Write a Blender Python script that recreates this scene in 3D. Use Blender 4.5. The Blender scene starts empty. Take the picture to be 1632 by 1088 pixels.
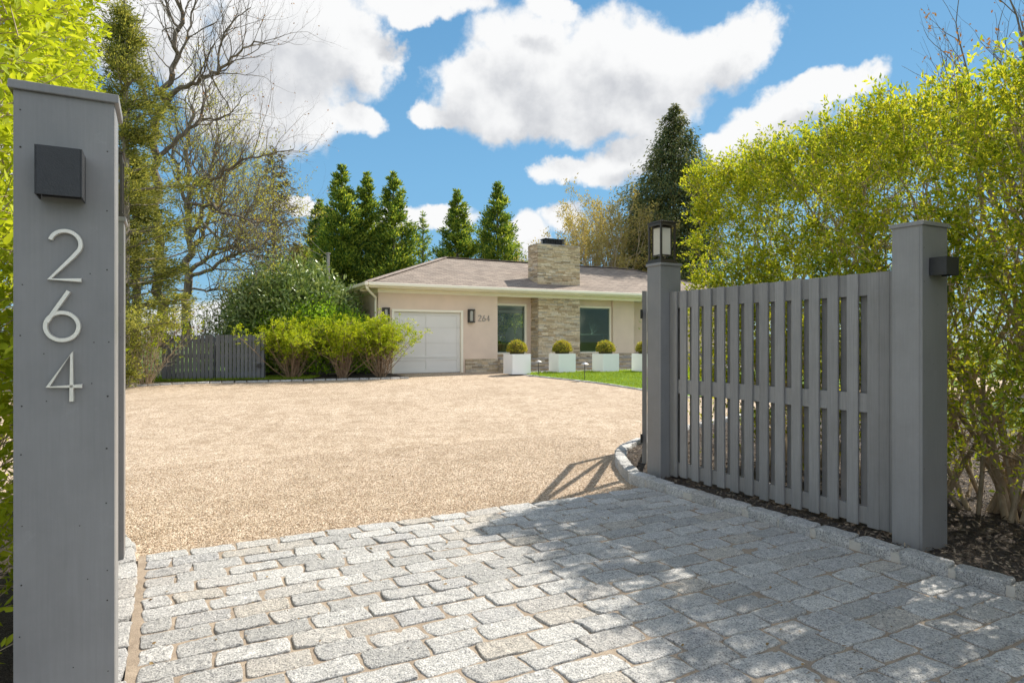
import bpy, bmesh, math, random
import numpy as np
from mathutils import Vector, Matrix, noise
R = math.radians
SC = bpy.context.scene
COL = SC.collection

# ------------------------------------------------------------ camera
F = 1036.0                      # focal length in photo pixels (1632 wide)
CAMH = 1.35
cam_d = bpy.data.cameras.new('camera'); cam = bpy.data.objects.new('camera', cam_d); COL.objects.link(cam)
cam.location = (0, 0, CAMH); cam.rotation_euler = (R(90), 0, 0)
cam_d.sensor_width = 36; cam_d.lens = F/1632*36; cam_d.clip_start = .05; cam_d.clip_end = 3000
SC.camera = cam

# ------------------------------------------------------------ light
SUN_DIR = Vector((.65, .722, 1.0)).normalized()        # towards the sun
SUN_EL = math.asin(SUN_DIR.z); SUN_AZ = math.atan2(SUN_DIR.x, SUN_DIR.y)
sd = bpy.data.lights.new('sun', 'SUN'); so = bpy.data.objects.new('sun', sd); COL.objects.link(so)
sd.energy = 4.1; sd.angle = R(.53); sd.color = (1, .93, .82)
so.rotation_euler = SUN_DIR.to_track_quat('Z', 'Y').to_euler()
so.location = (6, 7, 12)
SC.view_settings.view_transform = 'Standard'; SC.view_settings.look = 'None'
SC.view_settings.gamma = 1; SC.view_settings.exposure = .95
SC.render.engine = 'CYCLES'
SC.cycles.max_bounces = 8; SC.cycles.transparent_max_bounces = 12
SC.cycles.transmission_bounces = 4; SC.cycles.use_denoising = True

# ------------------------------------------------------------ node helpers
class NT:
    def __init__(s, nt): s.nt = nt; s.n = nt.nodes; s.l = nt.links
    def new(s, t, **k):
        n = s.n.new(t)
        for a, v in k.items(): setattr(n, a, v)
        return n
    def put(s, sock, v):
        if isinstance(v, bpy.types.NodeSocket): s.l.new(v, sock)
        elif v is not None: sock.default_value = v
    def math(s, op, a, b=None, c=None, clamp=False):
        n = s.new('ShaderNodeMath', operation=op); n.use_clamp = clamp
        s.put(n.inputs[0], a)
        if b is not None: s.put(n.inputs[1], b)
        if c is not None: s.put(n.inputs[2], c)
        return n.outputs[0]
    def vmath(s, op, a, b=None):
        n = s.new('ShaderNodeVectorMath', operation=op); s.put(n.inputs[0], a)
        if b is not None: s.put(n.inputs[1], b)
        return n.outputs['Value'] if op in ('LENGTH', 'DOT_PRODUCT') else n.outputs[0]
    def noise(s, vec, scale, detail=4, rough=.5, dist=0):
        n = s.new('ShaderNodeTexNoise'); s.put(n.inputs['Vector'], vec)
        n.inputs['Scale'].default_value = scale; n.inputs['Detail'].default_value = detail
        n.inputs['Roughness'].default_value = rough; n.inputs['Distortion'].default_value = dist
        return n
    def ramp(s, fac, stops, interp='LINEAR'):
        n = s.new('ShaderNodeValToRGB'); n.color_ramp.interpolation = interp
        e = n.color_ramp.elements
        while len(e) < len(stops): e.new(.5)
        for i, (p, c) in enumerate(stops):
            e[i].position = p; e[i].color = (c[0], c[1], c[2], 1) if hasattr(c, '__len__') else (c, c, c, 1)
        s.put(n.inputs[0], fac); return n.outputs[0]
    def mix(s, fac, a, b, blend='MIX'):
        n = s.new('ShaderNodeMix', data_type='RGBA', blend_type=blend)
        s.put(n.inputs[0], fac)
        for k, v in ((6, a), (7, b)):
            if not isinstance(v, bpy.types.NodeSocket) and len(v) == 3: v = (*v, 1)
            s.put(n.inputs[k], v)
        return n.outputs[2]
    def smooth(s, v, lo, hi):
        n = s.new('ShaderNodeMapRange', interpolation_type='SMOOTHSTEP')
        s.put(n.inputs[0], v); n.inputs[1].default_value = lo; n.inputs[2].default_value = hi
        return n.outputs[0]

# ------------------------------------------------------------ world: blue sky with cumulus
def build_world():
    w = bpy.data.worlds.new('World'); SC.world = w; w.use_nodes = True
    T = NT(w.node_tree)
    for n in list(T.n): T.n.remove(n)
    out = T.new('ShaderNodeOutputWorld'); bg = T.new('ShaderNodeBackground')
    sky = T.new('ShaderNodeTexSky', sky_type='NISHITA'); sky.sun_disc = False
    sky.sun_elevation = SUN_EL; sky.sun_rotation = SUN_AZ; sky.air_density = 1.0; sky.dust_density = .4; sky.ozone_density = 2.0
    # cloud cover as a function of compass direction (azimuth, elevation)
    g = bpy.data.node_groups.new('cloud_cover', 'ShaderNodeTree')
    g.interface.new_socket('uv', in_out='INPUT', socket_type='NodeSocketVector')
    g.interface.new_socket('cover', in_out='OUTPUT', socket_type='NodeSocketFloat')
    G = NT(g); gi = G.new('NodeGroupInput'); go = G.new('NodeGroupOutput')
    uv = gi.outputs[0]
    wn = G.noise(uv, 5.5, 6, .6)
    off = G.vmath('MULTIPLY', G.vmath('SUBTRACT', wn.outputs['Color'], (.5, .5, .5)), (.20, .13, 0))
    p = G.vmath('ADD', uv, off)
    blobs = [(500,50,160,120),(430,180,150,80),(590,70,70,70),(560,195,60,32),(430,60,120,130),(250,40,160,90),
             (900,100,210,92),(760,150,110,66),(850,178,210,52),(1050,95,170,75),(1160,62,95,48),(1010,165,140,56),(690,185,50,22),
             (690,8,120,30),(880,8,60,22),(1000,250,90,38),(900,268,52,26),(955,270,60,34),(1240,185,110,50),(1320,140,95,26),(1160,225,60,30),
             (690,355,70,28),(840,385,60,45),(900,350,50,28),(640,360,60,28),(300,500,180,38),(480,330,60,14),
             (1750,200,120,60),(40,200,160,80),(1500,-120,150,60),(800,-150,260,70),(300,-260,220,70),(1250,-330,200,80)]
    acc = None
    for (x, y, rx, ry) in blobs:
        X, Z = (x-816)/F, (544-y)/F
        az = math.atan2(X, 1); el = math.atan2(Z, math.hypot(X, 1))
        q = G.vmath('MULTIPLY', G.vmath('SUBTRACT', p, (az, el, 0)), (F*(1+X*X)/rx*1.06, F/ry*.98, 0))
        v = G.math('SUBTRACT', 1.0, G.vmath('DOT_PRODUCT', q, q))
        acc = v if acc is None else G.math('SMOOTH_MAX', acc, v, .35)
    # beyond the framed part of the sky: scattered cumulus from noise
    bn = G.noise(uv, 2.2, 5, .55)
    gen = G.math('MULTIPLY', G.math('SUBTRACT', bn.outputs[0], .46), 8.0)
    sx = G.new('ShaderNodeSeparateXYZ'); G.put(sx.inputs[0], uv)
    away = G.smooth(G.math('ABSOLUTE', sx.outputs[0]), .85, 1.3)
    away = G.math('MAXIMUM', away, G.smooth(sx.outputs[1], .62, .95))
    acc = G.math('ADD', G.math('MULTIPLY', acc, G.math('SUBTRACT', 1.0, away)), G.math('MULTIPLY', gen, away))
    fn = G.noise(uv, 15, 9, .56)
    acc = G.math('ADD', G.math('SUBTRACT', G.math('MAXIMUM', acc, -1.5), .20), G.math('MULTIPLY', G.math('SUBTRACT', fn.outputs[0], .5), 1.5))
    G.l.new(acc, go.inputs[0])
    tc = T.new('ShaderNodeTexCoord'); sp = T.new('ShaderNodeSeparateXYZ'); T.l.new(tc.outputs['Generated'], sp.inputs[0])
    az = T.math('ARCTAN2', sp.outputs[0], sp.outputs[1])
    el = T.math('ARCSINE', sp.outputs[2])
    cb = T.new('ShaderNodeCombineXYZ'); T.l.new(az, cb.inputs[0]); T.l.new(el, cb.inputs[1])
    def cover(vec):
        n = T.new('ShaderNodeGroup'); n.node_tree = g; T.put(n.inputs[0], vec); return n.outputs[0]
    d0 = cover(cb.outputs[0]); d1 = cover(T.vmath('ADD', cb.outputs[0], (.022, .045, 0)))
    alpha = T.smooth(d0, -.10, .42)
    lit = T.smooth(T.math('SUBTRACT', d0, d1), -.45, .75)
    deep = T.smooth(d1, .15, 1.0)
    shade = T.math('MULTIPLY', deep, T.math('SUBTRACT', 1.0, T.math('MULTIPLY', lit, .55)))
    var = T.noise(cb.outputs[0], 9, 5, .6).outputs[0]
    shade = T.math('MULTIPLY', shade, T.smooth(var, .05, .6))
    ccol = T.mix(shade, (5.0, 5.03, 5.05), (3.15, 3.25, 3.45))
    # clouds outside the view get extra brightness, added as fill for camera-facing surfaces
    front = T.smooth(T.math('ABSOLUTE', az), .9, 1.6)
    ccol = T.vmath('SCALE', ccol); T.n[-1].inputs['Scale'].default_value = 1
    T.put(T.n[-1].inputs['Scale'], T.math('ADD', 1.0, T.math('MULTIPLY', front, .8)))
    ramp = T.ramp(T.math('DIVIDE', el, 1.2), [(0, (.218, .30, .40)), (.07, (.125, .27, .415)), (.2, (.110, .255, .41)), (.42, (.072, .195, .35)), (1, (.02, .10, .25))])
    ramp = T.vmath('SCALE', ramp); T.n[-1].inputs['Scale'].default_value = 9.5
    skyc = T.mix(.8, T.mix(1.0, sky.outputs[0], (.50, .68, .72), 'MULTIPLY'), ramp)
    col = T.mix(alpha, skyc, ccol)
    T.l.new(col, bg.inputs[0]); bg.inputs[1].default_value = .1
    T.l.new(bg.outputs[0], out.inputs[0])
build_world()

# ------------------------------------------------------------ coordinates
A1 = Vector((.8815, .4722, 0)); A2 = Vector((-.4722, .8815, 0)); AROT = math.atan2(.4722, .8815)   # gateway frame
HX = Vector((.8916, .453, 0)); HY = Vector((-.453, .8916, 0)); HROT = math.atan2(.453, .8916); HO = Vector((-3.89, 21, 0))  # house frame
GH = .3
def g(Y): return GH*min(1, max(0, (Y-9)/12))
def ab(a, b, z=0): return A1*a + A2*b + Vector((0, 0, z))
def hp(t, s, z=0): return HO + HX*t + HY*s + Vector((0, 0, z))
def P(px, py, Y): return Vector(((px-816)/F*Y, Y, CAMH-(py-544)/F*Y))
def G(px, py, dz=0):
    k = (py-544)/F; Y = 5.
    for _ in range(60): Y = (CAMH-g(Y)-dz)/k
    return Vector(((px-816)/F*Y, Y, g(Y)))
def PX(px, Y): return Vector(((px-816)/F*Y, Y, g(Y)))

# ------------------------------------------------------------ object helpers
def tag(o, label=None, cat=None, group=None, kind=None):
    if label: o['label'] = label
    if cat: o['category'] = cat
    if group: o['group'] = group
    if kind: o['kind'] = kind
    return o
def thing(name, label, cat, loc=(0, 0, 0), rot=0, group=None):
    o = bpy.data.objects.new(name, None); COL.objects.link(o)
    o.empty_display_size = .2; o.location = loc; o.rotation_euler = (0, 0, rot)
    return tag(o, label, cat, group)
def link(name, me, mat, parent=None, loc=None, smooth=False):
    o = bpy.data.objects.new(name, me); COL.objects.link(o)
    if mat is not None and not me.materials: me.materials.append(mat)
    if parent: o.parent = parent
    if loc is not None: o.location = loc
    if smooth: me.polygons.foreach_set('use_smooth', [True]*len(me.polygons))
    return o
def npmesh(name, v, f):
    """v (n,3), f (m,k) quads or tris"""
    v = np.asarray(v, dtype=np.float32); f = np.asarray(f, dtype=np.int32); k = f.shape[1]
    me = bpy.data.meshes.new(name)
    me.vertices.add(len(v)); me.vertices.foreach_set('co', v.ravel())
    me.loops.add(f.size); me.loops.foreach_set('vertex_index', f.ravel())
    me.polygons.add(len(f)); me.polygons.foreach_set('loop_start', np.arange(0, f.size, k, dtype=np.int32))
    me.polygons.foreach_set('loop_total', np.full(len(f), k, dtype=np.int32))
    me.update(calc_edges=True); return me
class MB:
    def __init__(s): s.v = []; s.f = []
    def add(s, vs, fs):
        n = len(s.v); s.v += [tuple(x) for x in vs]; s.f += [tuple(i+n for i in q) for q in fs]; return s
    def box(s, x0, x1, y0, y1, z0, z1, m=None):
        vs = [Vector(p) for p in ((x0,y0,z0),(x1,y0,z0),(x1,y1,z0),(x0,y1,z0),(x0,y0,z1),(x1,y0,z1),(x1,y1,z1),(x0,y1,z1))]
        if m is not None: vs = [m @ p for p in vs]
        return s.add(vs, [(0,3,2,1),(4,5,6,7),(0,1,5,4),(1,2,6,5),(2,3,7,6),(3,0,4,7)])
    def bar(s, p, q, w, h=None, up=(0, 0, 1)):
        p = Vector(p); q = Vector(q); d = q-p; L = d.length; d.normalize(); up = Vector(up)
        if abs(d.dot(up)) > .98: up = Vector((1, 0, 0))
        x = d.cross(up).normalized(); z = x.cross(d); h = h or w
        m = Matrix((( x.x, d.x, z.x, p.x), (x.y, d.y, z.y, p.y), (x.z, d.z, z.z, p.z), (0, 0, 0, 1)))
        return s.box(-w/2, w/2, 0, L, -h/2, h/2, m)
    def tube(s, pts, rs, n=6, cap=True):
        pts = [Vector(p) for p in pts]
        if not hasattr(rs, '__len__'): rs = [rs]*len(pts)
        base = len(s.v); prev = None
        for i, p in enumerate(pts):
            d = (pts[min(i+1, len(pts)-1)]-pts[max(i-1, 0)]).normalized()
            if prev is None:
                u = Vector((0, 0, 1)) if abs(d.z) < .9 else Vector((1, 0, 0))
                x = d.cross(u).normalized()
            else:
                x = (prev - d*prev.dot(d)).normalized()
            prev = x; y = d.cross(x)
            for k in range(n):
                a = 2*math.pi*k/n
                s.v.append(tuple(p + (x*math.cos(a)+y*math.sin(a))*rs[i]))
        for i in range(len(pts)-1):
            for k in range(n):
                a = base+i*n+k; b = base+i*n+(k+1) % n
                s.f.append((a, b, b+n, a+n))
        if cap:
            s.f.append(tuple(base+k for k in reversed(range(n))))
            s.f.append(tuple(base+(len(pts)-1)*n+k for k in range(n)))
        return s
    def lathe(s, prof, n=24, c=(0, 0, 0)):
        base = len(s.v)
        for (r, z) in prof:
            for k in range(n):
                a = 2*math.pi*k/n; s.v.append((c[0]+r*math.cos(a), c[1]+r*math.sin(a), c[2]+z))
        for i in range(len(prof)-1):
            for k in range(n):
                a = base+i*n+k; b = base+i*n+(k+1) % n; s.f.append((a, b, b+n, a+n))
        return s
    def build(s, name, mat, parent=None, loc=None, bevel=0, smooth=False, seg=2):
        me = bpy.data.meshes.new(name); me.from_pydata(s.v, [], s.f); me.update()
        o = link(name, me, mat, parent, loc, smooth)
        if bevel:
            b = o.modifiers.new('bevel', 'BEVEL'); b.width = bevel; b.segments = seg; b.limit_method = 'ANGLE'
            b.harden_normals = True if False else False
        return o
def copy_tree(o, parent=None):
    c = o.copy(); COL.objects.link(c)
    if parent: c.parent = parent
    for ch in [x for x in bpy.data.objects if x.parent == o]: copy_tree(ch, c)
    return c

# ------------------------------------------------------------ materials
def nmat(name):
    m = bpy.data.materials.new(name); m.use_nodes = True; T = NT(m.node_tree)
    b = T.n['Principled BSDF']; return m, T, b
def coord(T, kind='Object'): return T.new('ShaderNodeTexCoord').outputs[kind]
def island(T): return T.new('ShaderNodeNewGeometry').outputs['Random Per Island']
def bump(T, b, h, strength=.3, dist=.01):
    n = T.new('ShaderNodeBump'); n.inputs['Strength'].default_value = strength; n.inputs['Distance'].default_value = dist
    T.put(n.inputs['Height'], h); T.l.new(n.outputs[0], b.inputs['Normal']); return n
def simple(name, col, rough=.6, var=.12, scale=6, bs=.15, bscale=120, metal=0, spec=.5, bd=.004):
    m, T, b = nmat(name); c = coord(T)
    n = T.noise(c, scale, 6, .6)
    lo = tuple(x*(1-var) for x in col); hi = tuple(min(1, x*(1+var)) for x in col)
    T.put(b.inputs['Base Color'], T.ramp(n.outputs[0], [(.3, lo), (.7, hi)]))
    b.inputs['Roughness'].default_value = rough; b.inputs['Metallic'].default_value = metal
    b.inputs['Specular IOR Level'].default_value = spec
    if bs: bump(T, b, T.noise(c, bscale, 4, .6).outputs[0], bs, bd)
    return m
def leafmat(name, cols, trans=.45, rough=.62, tcol=1.25, spec=.18):
    m, T, b = nmat(name); r = island(T)
    n = len(cols); c = T.ramp(r, [(i/(n-1), cc) for i, cc in enumerate(cols)])
    big = T.noise(coord(T), 1.6, 3, .5).outputs[0]
    c = T.mix(1.0, c, T.ramp(big, [(.3, (.78, .82, .8)), (.7, (1.12, 1.1, 1.0))]), 'MULTIPLY')
    T.put(b.inputs['Base Color'], c); b.inputs['Roughness'].default_value = rough
    b.inputs['Specular IOR Level'].default_value = spec
    t = T.new('ShaderNodeBsdfTranslucent'); T.put(t.inputs[0], T.mix(1.0, c, (tcol*1.05, tcol, tcol*.6), 'MULTIPLY'))
    mx = T.new('ShaderNodeMixShader'); mx.inputs[0].default_value = trans
    T.l.new(b.outputs[0], mx.inputs[1]); T.l.new(t.outputs[0], mx.inputs[2])
    T.l.new(mx.outputs[0], T.n['Material Output'].inputs[0]); return m
def barkmat(name, c0, c1, scale=14, rough=.85):
    m, T, b = nmat(name); c = coord(T)
    mp = T.new('ShaderNodeMapping'); mp.inputs['Scale'].default_value = (1, 1, .25); T.l.new(c, mp.inputs[0])
    n = T.noise(mp.outputs[0], scale, 8, .65)
    T.put(b.inputs['Base Color'], T.ramp(n.outputs[0], [(.3, c0), (.7, c1)])); b.inputs['Roughness'].default_value = rough
    bump(T, b, n.outputs[0], .6, .02); return m
M = {}
def post_paint(name, col, rough=.42, gr=.04):
    m, T, b = nmat(name); c = coord(T)
    mp = T.new('ShaderNodeMapping'); mp.inputs['Scale'].default_value = (60, 60, 2.2); T.l.new(c, mp.inputs[0])
    grain = T.noise(mp.outputs[0], 1.6, 6, .65); blot = T.noise(c, 3.2, 6, .65); fine = T.noise(c, 220, 3, .6)
    k = T.ramp(blot.outputs[0], [(.25, .86), (.75, 1.12)])
    k2 = T.ramp(grain.outputs[0], [(.3, 1-gr), (.7, 1+gr)])
    isl = T.ramp(T.math('FRACT', T.math('ADD', island(T), T.new('ShaderNodeObjectInfo').outputs['Random'])), [(0, .86), (1, 1.12)])
    scuff = T.ramp(T.noise(c, 11, 8, .75).outputs[0], [(.60, 1.0), (.72, 1.16)])
    cc = T.mix(1.0, T.mix(1.0, col, k, 'MULTIPLY'), k2, 'MULTIPLY')
    cc = T.mix(1.0, T.mix(1.0, cc, isl, 'MULTIPLY'), scuff, 'MULTIPLY')
    T.put(b.inputs['Base Color'], cc)
    T.put(b.inputs['Roughness'], T.ramp(blot.outputs[0], [(.3, rough-.05), (.7, rough+.15)]))
    h = T.math('ADD', grain.outputs[0], T.math('MULTIPLY', fine.outputs[0], .5)); bump(T, b, h, .16, .003)
    return m
M['paint'] = post_paint('grey_paint', (.228, .224, .222), gr=.05)
M['board'] = post_paint('grey_board_stain', (.245, .238, .232), .5, gr=.13)
M['nailhole'] = simple('nail_hole', (.04, .035, .03), .8, .2, 30, 0)
M['black'] = simple('black_metal', (.018, .017, .017), .38, .2, 30, .15, 400)
M['bronze'] = simple('dark_bronze', (.045, .036, .028), .4, .2, 20, .15, 300)
M['nickel'] = simple('brushed_nickel', (.66, .64, .60), .34, .06, 60, .1, 500, metal=.75)
M['numeral'] = simple('satin_numeral', (.78, .74, .66), .35, .05, 60, .08, 500, metal=.35)
M['steel'] = simple('grey_steel', (.33, .31, .28), .4, .1, 30, .1, 300, metal=.5)
M['stucco'] = simple('beige_stucco', (.73, .575, .455), .9, .075, 1.1, .5, 70, spec=.2, bd=.01)
M['trim'] = simple('cream_trim', (.88, .81, .66), .45, .03, 2, .05, 60)
M['door'] = simple('pale_door_paint', (.72, .695, .65), .5, .03, 1.5, .08, 90)
M['whitebox'] = simple('white_planter', (.86, .86, .85), .35, .02, 2, .04, 60)
M['dark'] = simple('dark_interior', (.06, .065, .06), .8, .2, 2, 0)
M['interior'] = simple('interior_plaster', (.66, .60, .48), .8, .08, 2, 0)
M['whitep'] = simple('white_plastic', (.8, .82, .82), .35, .03, 5, 0)
M['paver'] = simple('pale_paver', (.72, .70, .66), .8, .08, 4, .2, 60)
M['slate'] = simple('slate_tread', (.33, .30, .27), .8, .25, 6, .3, 40)
M['gatedark'] = post_paint('dark_grey_gate_paint', (.135, .142, .155), .5, .12)
M['frost'] = simple('frosted_glass', (.82, .80, .74), .3, .05, 4, .05, 100)
M['barkg'] = barkmat('grey_bark', (.10, .085, .065), (.30, .26, .21))
M['barkd'] = barkmat('dark_bark', (.07, .055, .042), (.21, .17, .13))
M['stem'] = barkmat('tan_stem', (.28, .21, .13), (.58, .47, .33), 20)
M['stemr'] = barkmat('brown_stem', (.17, .10, .06), (.36, .25, .15), 20)
M['hedge'] = leafmat('hedge_leaf', [(.10,.17,.02),(.34,.42,.025),(.56,.56,.04),(.18,.27,.02),(.46,.48,.04),(.64,.60,.06),(.14,.20,.03)], .48)
M['hedgel'] = leafmat('hedge_leaf_left', [(.30,.38,.02),(.46,.54,.03),(.58,.62,.05),(.36,.44,.02)], .42)
M['forsy'] = leafmat('forsythia_leaf', [(.20,.30,.015),(.36,.44,.02),(.52,.54,.03),(.28,.38,.02)], .42)
M['rearhedge'] = leafmat('fresh_hedge_leaf', [(.17,.33,.02),(.27,.45,.03),(.36,.52,.04)], .4)
M['rhodo'] = leafmat('rhododendron_leaf', [(.08,.14,.04),(.16,.24,.06),(.27,.34,.11),(.38,.44,.18)], .22, .4, 1.1, .5)
M['cypress'] = leafmat('cypress_spray', [(.04,.10,.03),(.10,.19,.04),(.24,.32,.05),(.48,.52,.08),(.065,.14,.04)], .44)
M['spruce'] = leafmat('spruce_spray', [(.04,.07,.035),(.075,.11,.05),(.15,.16,.06),(.24,.22,.09)], .32)
M['juniper'] = leafmat('juniper_spray', [(.08,.11,.035),(.22,.24,.06),(.42,.40,.11),(.15,.17,.05)], .42)
M['sparse'] = leafmat('sparse_needles', [(.08,.07,.03),(.17,.13,.05),(.10,.11,.04),(.24,.16,.06)], .3)
M['bud'] = leafmat('yellow_buds', [(.34,.30,.06),(.45,.42,.10),(.30,.34,.06)], .45)
M['budg'] = leafmat('gold_buds', [(.32,.25,.09),(.46,.36,.14),(.40,.36,.13)], .4)
M['rust'] = leafmat('rust_leaf', [(.30,.12,.05),(.36,.20,.08),(.22,.10,.04)], .35)
M['box'] = leafmat('boxwood_leaf', [(.10,.16,.02),(.30,.34,.04),(.58,.52,.08),(.56,.38,.09),(.18,.25,.03)], .4)
M['grassb'] = leafmat('grass_blade', [(.14,.22,.02),(.24,.33,.03),(.33,.40,.05)], .4)
M['chip'] = leafmat('mulch_chip', [(.05,.034,.026),(.16,.115,.085),(.34,.27,.21),(.08,.058,.043)], .02, .8)

def gravel_mat():
    m, T, b = nmat('gravel'); c = coord(T)
    v = T.new('ShaderNodeTexVoronoi'); v.inputs['Scale'].default_value = 90; T.l.new(c, v.inputs[0])
    sp = T.new('ShaderNodeSeparateColor'); T.l.new(v.outputs['Color'], sp.inputs[0])
    col = T.ramp(sp.outputs[0], [(0, (.13,.09,.06)), (.2, (.35,.255,.175)), (.5, (.49,.385,.285)), (.75, (.72,.63,.51)), (.9, (.55,.44,.34)), (1, (.20,.145,.10))])
    big = T.noise(c, .55, 5, .6); mid = T.noise(c, 4.5, 5, .65)
    k = T.ramp(big.outputs[0], [(.3, (.90, .88, .85)), (.7, (1.08, 1.08, 1.08))])
    k2 = T.ramp(mid.outputs[0], [(.28, (.80, .77, .72)), (.6, (1.04, 1.04, 1.04))])
    wv = T.noise(T.vmath('MULTIPLY', c, (1.0, .55, 1)), 1.9, 4, .55, 1.6)
    k3 = T.ramp(wv.outputs[0], [(.36, (.90, .885, .86)), (.5, (1, 1, 1)), (.64, (1.05, 1.05, 1.05))])
    spk = T.noise(c, 26, 5, .85); k4 = T.ramp(spk.outputs[0], [(.33, (.50, .45, .38)), (.45, (1, 1, 1)), (.7, (1.10, 1.10, 1.10))])
    col = T.mix(1.0, T.mix(1.0, col, k, 'MULTIPLY'), k2, 'MULTIPLY')
    col = T.mix(1.0, T.mix(1.0, col, k3, 'MULTIPLY'), k4, 'MULTIPLY')
    T.put(b.inputs['Base Color'], col); b.inputs['Roughness'].default_value = .9; b.inputs['Specular IOR Level'].default_value = .2
    h = T.math('ADD', T.math('MULTIPLY', v.outputs['Distance'], -1.0), T.math('MULTIPLY', mid.outputs[0], 2.5))
    bump(T, b, h, .8, .012); return m
M['gravel'] = gravel_mat()
def pebble_mat():
    m, T, b = nmat('pebbles')
    T.put(b.inputs['Base Color'], T.ramp(island(T), [(0, (.22,.14,.085)), (.25, (.44,.31,.20)), (.5, (.56,.42,.30)), (.8, (.74,.63,.49)), (1, (.36,.26,.17))]))
    b.inputs['Roughness'].default_value = .8; return m
M['pebble'] = pebble_mat()
def granite_mat():
    m, T, b = nmat('granite'); c = coord(T); r = island(T)
    sp = T.noise(c, 130, 3, .8); md = T.noise(c, 20, 8, .74, 1.6); v = T.noise(c, 60, 4, .7)
    base = T.ramp(r, [(0, (.47,.46,.44)), (.35, (.59,.575,.55)), (.62, (.67,.655,.625)), (.8, (.52,.51,.50)), (.92, (.58,.53,.46)), (1, (.62,.60,.57))])
    k = T.ramp(sp.outputs[0], [(.38, (.26,.26,.28)), (.48, (.88,.88,.88)), (.62, (1.05,1.05,1.04)), (.72, (1.32,1.3,1.28))])
    k2 = T.ramp(md.outputs[0], [(.33, (.54,.55,.56)), (.45, (.94,.95,.96)), (.56, (1.12,1.12,1.12)), (.68, (1.4,1.4,1.38))])
    T.put(b.inputs['Base Color'], T.mix(1.0, T.mix(1.0, base, k, 'MULTIPLY'), k2, 'MULTIPLY'))
    b.inputs['Roughness'].default_value = .72; b.inputs['Specular IOR Level'].default_value = .35
    h = T.math('ADD', T.math('MULTIPLY', md.outputs[0], 1.6), T.math('ADD', v.outputs[0], T.math('MULTIPLY', sp.outputs[0], .4)))
    bump(T, b, h, 1.0, .013); return m
M['granite'] = granite_mat()
def sand_mat():
    m, T, b = nmat('joint_sand'); c = coord(T)
    n = T.noise(c, 9, 6, .7); f = T.noise(c, 260, 3, .7)
    col = T.ramp(n.outputs[0], [(.3, (.24,.185,.135)), (.7, (.42,.34,.255))])
    T.put(b.inputs['Base Color'], T.mix(1.0, col, T.ramp(f.outputs[0], [(.35, (.6,.6,.6)), (.6, (1.1,1.1,1.1))]), 'MULTIPLY'))
    b.inputs['Roughness'].default_value = .95; bump(T, b, T.math('ADD', f.outputs[0], T.math('MULTIPLY', n.outputs[0], 3)), .6, .006); return m
M['sand'] = sand_mat()
M['mortar'] = simple('pale_mortar', (.48, .45, .40), .9, .12, 12, .4, 150)
def mulch_mat():
    m, T, b = nmat('mulch'); c = coord(T)
    v = T.new('ShaderNodeTexVoronoi'); v.inputs['Scale'].default_value = 55; T.l.new(T.vmath('ADD', c, T.noise(c, 12, 3).outputs['Color']), v.inputs[0])
    sp = T.new('ShaderNodeSeparateColor'); T.l.new(v.outputs['Color'], sp.inputs[0])
    T.put(b.inputs['Base Color'], T.ramp(sp.outputs[0], [(0, (.03,.02,.014)), (.5, (.085,.06,.043)), (.85, (.17,.13,.095)), (1, (.27,.21,.16))]))
    b.inputs['Roughness'].default_value = .9; bump(T, b, T.math('ADD', v.outputs['Distance'], T.noise(c, 20, 4).outputs[0]), 1, .03); return m
M['mulch'] = mulch_mat()
def grass_mat(name, a, bb):
    m, T, b = nmat(name); c = coord(T); n = T.noise(c, .8, 5, .6); f = T.noise(c, 45, 4, .7)
    col = T.ramp(n.outputs[0], [(.3, a), (.7, bb)])
    T.put(b.inputs['Base Color'], T.mix(1.0, col, T.ramp(f.outputs[0], [(.3, (.55,.6,.5)), (.65, (1.2,1.15,1.1))]), 'MULTIPLY'))
    b.inputs['Roughness'].default_value = .9; b.inputs['Specular IOR Level'].default_value = .2; bump(T, b, f.outputs[0], .9, .03); return m
M['grass'] = grass_mat('lawn_grass', (.10, .20, .018), (.17, .29, .03))
M['meadow'] = grass_mat('meadow', (.07, .13, .02), (.12, .19, .035))
def shingle_mat():
    m, T, b = nmat('roof_shingle'); c = coord(T, 'UV')
    br = T.new('ShaderNodeTexBrick'); T.l.new(c, br.inputs[0])
    br.inputs['Scale'].default_value = 1; br.inputs['Brick Width'].default_value = .30; br.inputs['Row Height'].default_value = .14
    br.inputs['Mortar Size'].default_value = .009; br.inputs['Mortar Smooth'].default_value = .3; br.inputs['Bias'].default_value = 0
    br.inputs['Color1'].default_value = (.205,.168,.142,1); br.inputs['Color2'].default_value = (.31,.26,.218,1); br.inputs['Mortar'].default_value = (.11,.088,.072,1)
    n = T.noise(c, 1.1, 4, .6); f = T.noise(c, 90, 3, .7)
    col = T.mix(1.0, br.outputs[0], T.ramp(n.outputs[0], [(.3, (.88,.88,.88)), (.7, (1.12,1.10,1.08))]), 'MULTIPLY')
    col = T.mix(1.0, col, T.ramp(f.outputs[0], [(.3, (.75,.75,.75)), (.7, (1.2,1.2,1.2))]), 'MULTIPLY')
    T.put(b.inputs['Base Color'], col); b.inputs['Roughness'].default_value = .92; b.inputs['Specular IOR Level'].default_value = .2
    bump(T, b, T.math('MULTIPLY', br.outputs['Fac'], -1), .6, .015); return m
M['shingle'] = shingle_mat()
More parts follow.
